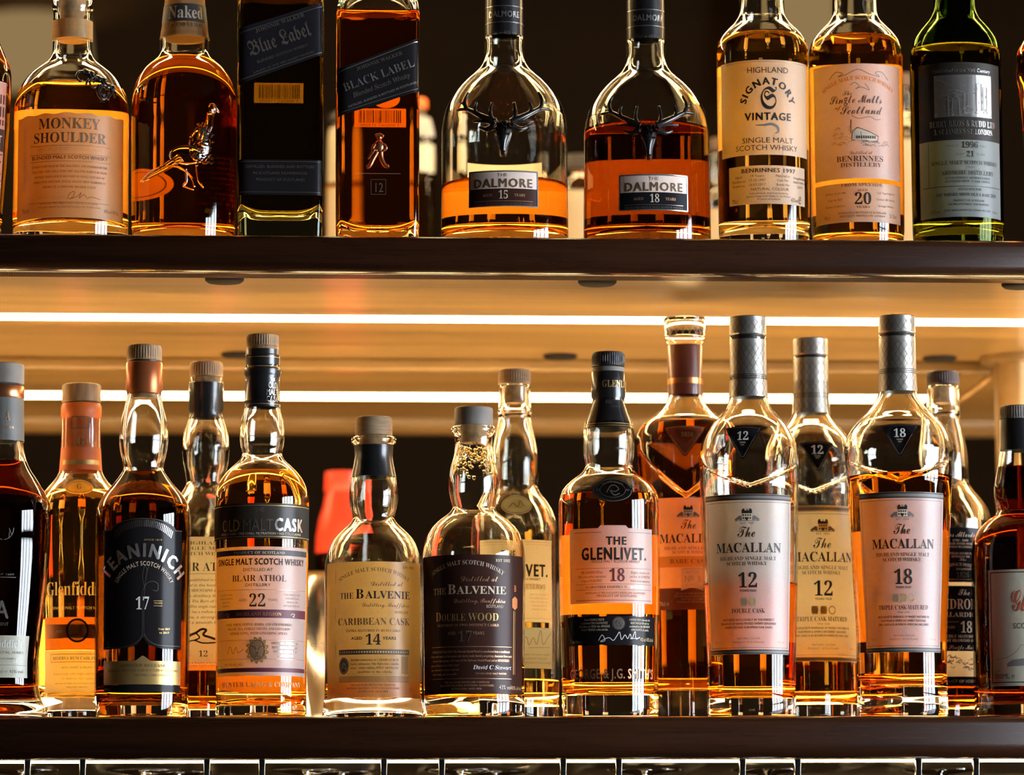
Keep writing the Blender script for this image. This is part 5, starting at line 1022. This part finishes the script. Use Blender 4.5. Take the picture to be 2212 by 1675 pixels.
L = Label(b, 1856); L.rect(-118, 112, 395, 479, 'cream', 'lower_label'); L.text('serif', 'FROM SPEYSIDE', 1862, 402, 7, 'brownink', 94); L.text('serif', 'AGED', 1862, 413, 5, 'brownink', 22); L.text('serif', '20', 1863, 441, 25, 'black', 38); L.text('serif', 'YEARS', 1863, 449, 5, 'brownink', 30); L.lines('sans', ['Distilled 16.10.1995', 'Cask No 9057', 'Bottled 23.08.2016'], 1800, 418, 14, 4.5, 'brownink', 52); L.lines('sans', ['Cask Type Hogshead', 'Outturn 281 Bottles', 'Strength Whisky'], 1918, 418, 14, 4.5, 'brownink', 50); L.lines('serif', ['DISTILLED & BOTTLED IN SCOTLAND', 'SPECIALITY DRINKS LTD, LONDON'], 1862, 461, 7, 4.2, 'brownink', 110); L.text('sans', '70cl ℮', 1778, 470, 7, 'brownink', 16); L.text('sans', '51.1%vol', 1938, 468, 9, 'brownink', 22); L.done()
L = Label(b, 1851, back=True); L.rect(-62, 62, 150, 470, 'cream', 'back_label')
# U9 green bottle
b = Bottle('whisky_bottle', 'green glass bottle with an engraved townscape on a grey and white label', 2067, 330, uY(98), ZU,
    [(-90, 38), (-30, 44), (10, 45.5), (28, 47.5), (42, 54), (56, 66), (72, 79), (90, 90), (110, 96), (135, 98.5), (300, 98.5), (500, 98), (516, 97)], GU_ROW, liquid=108, lcol='pale', gmat='glass_green', floor=0.012)
b.cap(-130, -90, 40, 'black_cap'); L = Label(b, 2085); L.rect(-112, 100, 134, 302, 'charcoal', 'upper_label'); L.frame(1990, 2174, 140, 296, 1.4, 'black'); L.text('sans', 'Established in the XVII Century', 2082, 155, 8, 'bluegrey' if 'ink_bluegrey' in M else 'silver', 134)
L.poly([(2018+i*13.4, 161) for i in range(11)] + [(2152-i*13.4, 252) for i in range(11)], 'silver', 1); L.frame(2016, 2154, 160, 253, 2, 'black', 2)
sk = 3
for pts, w in (([(2020, 168), (2040, 176), (2074, 196), (2082, 200)], 2.2), ([(2020, 190), (2060, 200), (2082, 206)], 1.6), ([(2030, 250), (2030, 205), (2050, 205), (2050, 250)], 2.6), ([(2058, 250), (2059, 214), (2066, 206), (2073, 214), (2074, 250)], 2.4), ([(2084, 246), (2084, 200), (2090, 200)], 1.8), ([(2092, 196), (2092, 240)], 1.4), ([(2112, 240), (2112, 180), (2124, 180), (2124, 238)], 2.0), ([(2128, 238), (2128, 186), (2138, 186), (2138, 236)], 1.8), ([(2084, 204), (2112, 200)], 1.4), ([(2020, 244), (2060, 248), (2110, 244), (2150, 248)], 1.8), ([(2080, 236), (2092, 228), (2104, 236), (2096, 244), (2084, 244)], 2.4), ([(2128, 244), (2134, 234), (2140, 244)], 2.2)): L.stroke(pts, w, 'grey', sk, smooth=False)
for i in range(40): x = rng.uniform(2020, 2080); y = rng.uniform(176, 244); L.line(x, y, x+rng.uniform(4, 12), y+rng.uniform(1, 5), 0.9, 'grey', sk)
for i in range(16): x = rng.uniform(2108, 2142); y = rng.uniform(186, 232); L.line(x, y, x, y+6, 0.9, 'grey', sk)
L.text('thin', 'BERRY BROS & RUDD LTD', 2084, 273, 13.5, 'silver', 158); L.text('thin', "3, ST JAMES'S ST, LONDON.", 2086, 289, 11.5, 'silver', 140); L.done()
L = Label(b, 2085); L.rect(-112, 98, 302, 468, 'bluegrey', 'lower_label'); L.text('thin', 'SINGLE', 2057, 317, 5, 'grey', 28); L.text('serif', '1996', 2095, 319, 13, 'black', 38); L.text('thin', 'MALT', 2126, 317, 5, 'grey', 18); L.text('thin', 'AGED', 2073, 335, 5, 'grey', 20); L.text('serif', '21', 2096, 338, 12, 'black', 18); L.text('thin', 'YEARS', 2120, 335, 5, 'grey', 22)
L.text('serif', 'SINGLE MALT SCOTCH WHISKY', 2088, 355, 8.5, 'charcoal', 160); L.text('thin', 'FROM', 2096, 363, 4.5, 'grey', 18); L.text('serif', 'ARDMORE DISTILLERY', 2093, 377, 9, 'charcoal', 122); L.lines('serif', ['KENNETHMONT, ABERDEENSHIRE', 'BOTTLED 2018 - CASK 149812'], 2092, 386, 7.5, 4.4, 'charcoal', 104); L.line(1985, 402, 2180, 402, 1.4, 'charcoal'); L.line(2001, 304, 2001, 402, 1.2, 'charcoal'); L.text('serif', 'EXCLUSIVE FOR', 2094, 411, 5.2, 'charcoal', 52); L.text('serif', 'THE WHISKY SHOW OLD & RARE 2018', 2090, 423, 6.4, 'charcoal', 144); L.lines('serif', ['PRODUCT OF SCOTLAND', 'UNCHILLFILTERED - UNCOLOURED'], 2092, 435, 8, 4.4, 'charcoal', 94); L.text('serif', 'BERRY BROS & RUDD LTD, LONDON SW1A 1EG', 2090, 456, 4, 'charcoal', 108); L.text('sans', '60.0% vol', 2016, 458, 5, 'charcoal', 24); L.text('sans', '700ml', 2158, 458, 5, 'charcoal', 18); L.done()
# U10 cut by the right edge
b = Bottle('whisky_bottle', 'amber bottle of which only the shoulder shows, next to the green bottle', 2296, 330, uY(97), ZU,
    [(-60, 36), (20, 40), (60, 58), (95, 85), (125, 96), (150, 97), (200, 92), (300, 84), (420, 78), (500, 76), (516, 75)], GU_ROW, liquid=80, lcol='deep')
b.cap(-100, -60, 38, 'black_cap'); L = Label(b, 2300); L.rect(-70, 70, 200, 470, 'cream')

# ------------------------------------------------------------------ bottles at the rear of the shelves, out of focus
def rear(label, cx, y0, Y, zb, prof, cap, cmat, liquid=None, lcol='amber', labels=(), group=None, gmat='glass', cat='bottle'):
    bb = Bottle('spirit_bottle', label, cx, 0.5*(prof[0][0]+prof[-1][0]), Y, zb, prof, group or 'bottles at the rear of the shelves', cat, liquid=liquid, lcol=lcol, seg=40, step=0.006, gmat=gmat)
    if cap: bb.cap(cap[0], cap[1], cap[2], cmat)
    for y0_, y1_, pm in labels:
        for bk in (False, True): L = Label(bb, cx, back=bk); L.rect(-bb.hw*1.15, bb.hw*1.15, y0_, y1_, pm, 'back_label' if bk else 'label')
    return bb
RL = 0.80
bb = rear('bottle dipped in bright red wax at the rear of the lower shelf', 742, 1020, RL, ZL, [(1024, 38), (1062, 40), (1070, 37), (1090, 40), (1120, 50), (1160, 57), (1200, 60), (1400, 60), (1545, 58)], None, None, 1150, 'black', ((1240, 1400, 'cream'),))
bb.lathe('wax_seal', [(1020, 30), (1021, 40), (1060, 42), (1066, 38), (1074, 40), (1092, 43), (1120, 52), (1160, 59), (1196, 61)], 'red_wax')
rear('tan labelled bottle at the rear of the lower shelf behind the orange necked bottle', 150, 1100, RL, ZL, [(1080, 26), (1150, 28), (1190, 54), (1230, 62), (1400, 62), (1545, 60)], (1050, 1080, 27), 'red_wax', 1220, 'deep', ((1260, 1420, 'orange'),))
rear('cream labelled bottle at the rear of the lower shelf behind the white label reading 22', 480, 1100, RL, ZL, [(1070, 26), (1130, 28), (1170, 54), (1210, 60), (1400, 60), (1545, 58)], (1040, 1070, 27), 'red_wax', 1200, 'amber', ((1240, 1420, 'cream'),))
rear('pale bottle at the rear of the lower shelf behind the wine red neck', 1420, 1100, RL, ZL, [(1080, 26), (1140, 28), (1180, 54), (1220, 60), (1400, 60), (1545, 58)], (1050, 1080, 27), 'black_cap', 1210, 'amber', ((1260, 1420, 'cream'),))
rear('amber bottle at the rear of the lower shelf near the brass post', 1890, 1100, RL, ZL, [(1080, 26), (1140, 28), (1180, 54), (1220, 60), (1400, 60), (1545, 58)], (1050, 1080, 27), 'black_cap', 1190, 'deep', ((1250, 1420, 'cream'),))
RU = 0.84
rear('blurred bottle with a black cap and cream label between the two square bottles', 745, 250, RU, ZU, [(268, 34), (300, 40), (520, 42), (700, 42)], (246, 267, 37), 'black_cap', 400, 'pale', ((272, 392, 'cream'), (404, 640, 'cream')))
rear('blurred bottle with an orange cap and white label beside the square amber bottle', 900, 215, RU, ZU, [(238, 20), (262, 34), (300, 42), (700, 42)], (214, 237, 24), 'orange_foil', 330, 'pale', ((250, 292, 'white'), (310, 370, 'sage')))
rear('squat blurred bottle with a dark cap between the two stag head bottles', 1252, 340, RU, ZU, [(372, 34), (400, 48), (440, 54), (700, 54)], (338, 371, 40), 'black_cap', 420, 'pale', ((410, 620, 'cream'),))
rear('pale blurred bottle beside the cream label with the big letter', 1552, 300, RU, ZU, [(330, 20), (390, 24), (430, 46), (700, 48)], (300, 330, 22), 'brown_cap', 460, 'pale', ((450, 640, 'cream'),))
rear('pale blurred bottle beside the green bottle', 1958, 150, RU, ZU, [(190, 16), (240, 20), (290, 40), (700, 42)], (160, 190, 18), 'brown_cap', 330, 'pale', ((300, 600, 'cream'),))
# polished steel bucket, blurred, behind the gap between the white and tan labels
bk = Bottle('ice_bucket', 'polished steel ice bucket, out of focus in the gap beside the tan label', 704, 1400, 0.62, ZL, [(1244, 66), (1300, 72), (1400, 70), (1480, 60), (1545, 48)], None, 'bucket', seg=48, glass_obj=False)
bk.lathe('bucket_body', [(1246, 66), (1262, 69), (1300, 72), (1350, 72.5), (1400, 70), (1450, 65), (1500, 57), (1545, 48), (1556, 48)], 'steel', inner=0.0012)
bk.lathe('rim', [(1240, 66), (1243, 69), (1248, 69), (1251, 66)], 'post_metal', inner=0.003)

# ------------------------------------------------------------------ stemware rack under the lower shelf
bars = [60, 179, 447, 566, 829, 954, 1216, 1336, 1603, 1722, 1983, 2107]
rk = empty('stemware_rack', (0, 0, LIPL), 'rack of slim black metal hangers under the lower shelf', 'rack')
for px in bars:
    q = at(px, 1655, 0.045).x
    box('hanger', q-0.0024, q+0.0024, 0.040, 0.048, -0.020, 0.0002, 'chrome_black', rk, bevel=0.0008)
for i in range(0, len(bars), 2):
    a, c = at(bars[i], 1655, 0.045).x, at(bars[i+1], 1655, 0.045).x
    for q in (a, c): box('rail', q-0.0024, q+0.0024, 0.048, 0.46, -0.020, -0.014, 'chrome_black', rk, bevel=0.0008)
def wineglass(px, Y, ordinal):
    q = at(px, 1668, Y); zf = min(at(px, 1664, Y).z, LIPL-0.003)
    root = empty('stem_glass', (q.x, Y, zf), 'upturned stem glass hanging below the lower shelf, '+ordinal, 'stem glass', 'glasses hanging in the rack')
    seg = 28
    def lat(name, pr):
        V, Fc = [], []
        for r, z in pr: V += [(r*math.cos(2*math.pi*k/seg), r*math.sin(2*math.pi*k/seg), z) for k in range(seg)]
        for i in range(len(pr)-1): Fc += [(i*seg+k, (i)*seg+(k+1) % seg, (i+1)*seg+(k+1) % seg, (i+1)*seg+k) for k in range(seg)]
        return mesh(name, V, Fc, 'glass', root)
    lat('foot', [(0.0005, 0.002), (0.030, 0.0012), (0.031, 0.0), (0.028, -0.0012), (0.008, -0.004), (0.0045, -0.010), (0.0005, -0.010)])
    lat('stem', [(0.0005, -0.0102), (0.0042, -0.0102), (0.0036, -0.03), (0.0036, -0.07), (0.006, -0.088), (0.0005, -0.088)])
    lat('bowl', [(0.0005, -0.0885), (0.007, -0.090), (0.026, -0.105), (0.036, -0.135), (0.034, -0.170), (0.030, -0.190), (0.0288, -0.190), (0.0328, -0.170), (0.0345, -0.135), (0.025, -0.107), (0.0005, -0.092)])
ords = ['first', 'second', 'third', 'fourth', 'fifth', 'sixth', 'seventh', 'eighth', 'ninth']
for i, (px, Y) in enumerate(((46, 0.22), (308, 0.22), (384, 0.29), (661, 0.22), (738, 0.29), (995, 0.22), (1068, 0.29), (1392, 0.22), (1658, 0.22))): wineglass(px, Y, ords[i]+' counted from the leftmost')
wineglass(2030, 0.22, 'the rightmost of the row')

# ------------------------------------------------------------------ lamps made up for the soft beige glows far behind
def standin_lamp(px, py, w, h, label):
    q = at(px, py, YB-0.11); s_ = mpp(q); root = empty('standin_lamp', (q.x, YB, q.z), label, 'stand-in lamp', 'made-up lamps on the far wall')
    box('backplate', -0.04, 0.04, -0.02, -0.0005, -0.05, 0.05, 'post_metal', root, bevel=0.004); box('bracket', -0.008, 0.008, -0.075, -0.02, -0.008, 0.008, 'post_metal', root)
    V, Fc = [], []; seg = 32; r0, r1 = w*s_/2*0.82, w*s_/2
    r0 = min(r0, 0.09); r1 = min(r1, 0.1); hh = h*s_/2
    for r, z in ((r0, hh), (r1, -hh), (r1-0.002, -hh), (r0-0.002, hh)): V += [(r*math.cos(2*math.pi*k/seg), -0.115+r*math.sin(2*math.pi*k/seg), z) for k in range(seg)]
    for i in range(4): Fc += [(i*seg+k, i*seg+(k+1) % seg, ((i+1) % 4)*seg+(k+1) % seg, ((i+1) % 4)*seg+k) for k in range(seg)]
    mesh('lamp_shade', V, Fc, 'shade_glow', root)
    bv, bf = tube([(0, -0.115, 0.0), (0, -0.115, 0.008), (0, -0.115, 0.018), (0, -0.115, 0.028), (0, -0.115, 0.036)], [0.006, 0.014, 0.018, 0.014, 0.006], 12); mesh('bulb', bv, bf, 'bulb_glow', root)  # bulb added to brighten the wall around the made-up lamp
standin_lamp(70, 112, 300, 130, 'made-up wide lamp for the beige glow behind the bottle with the monkeys')
standin_lamp(1722, 70, 190, 330, 'made-up tall lamp for the beige glow behind the two bottles with pale labels')
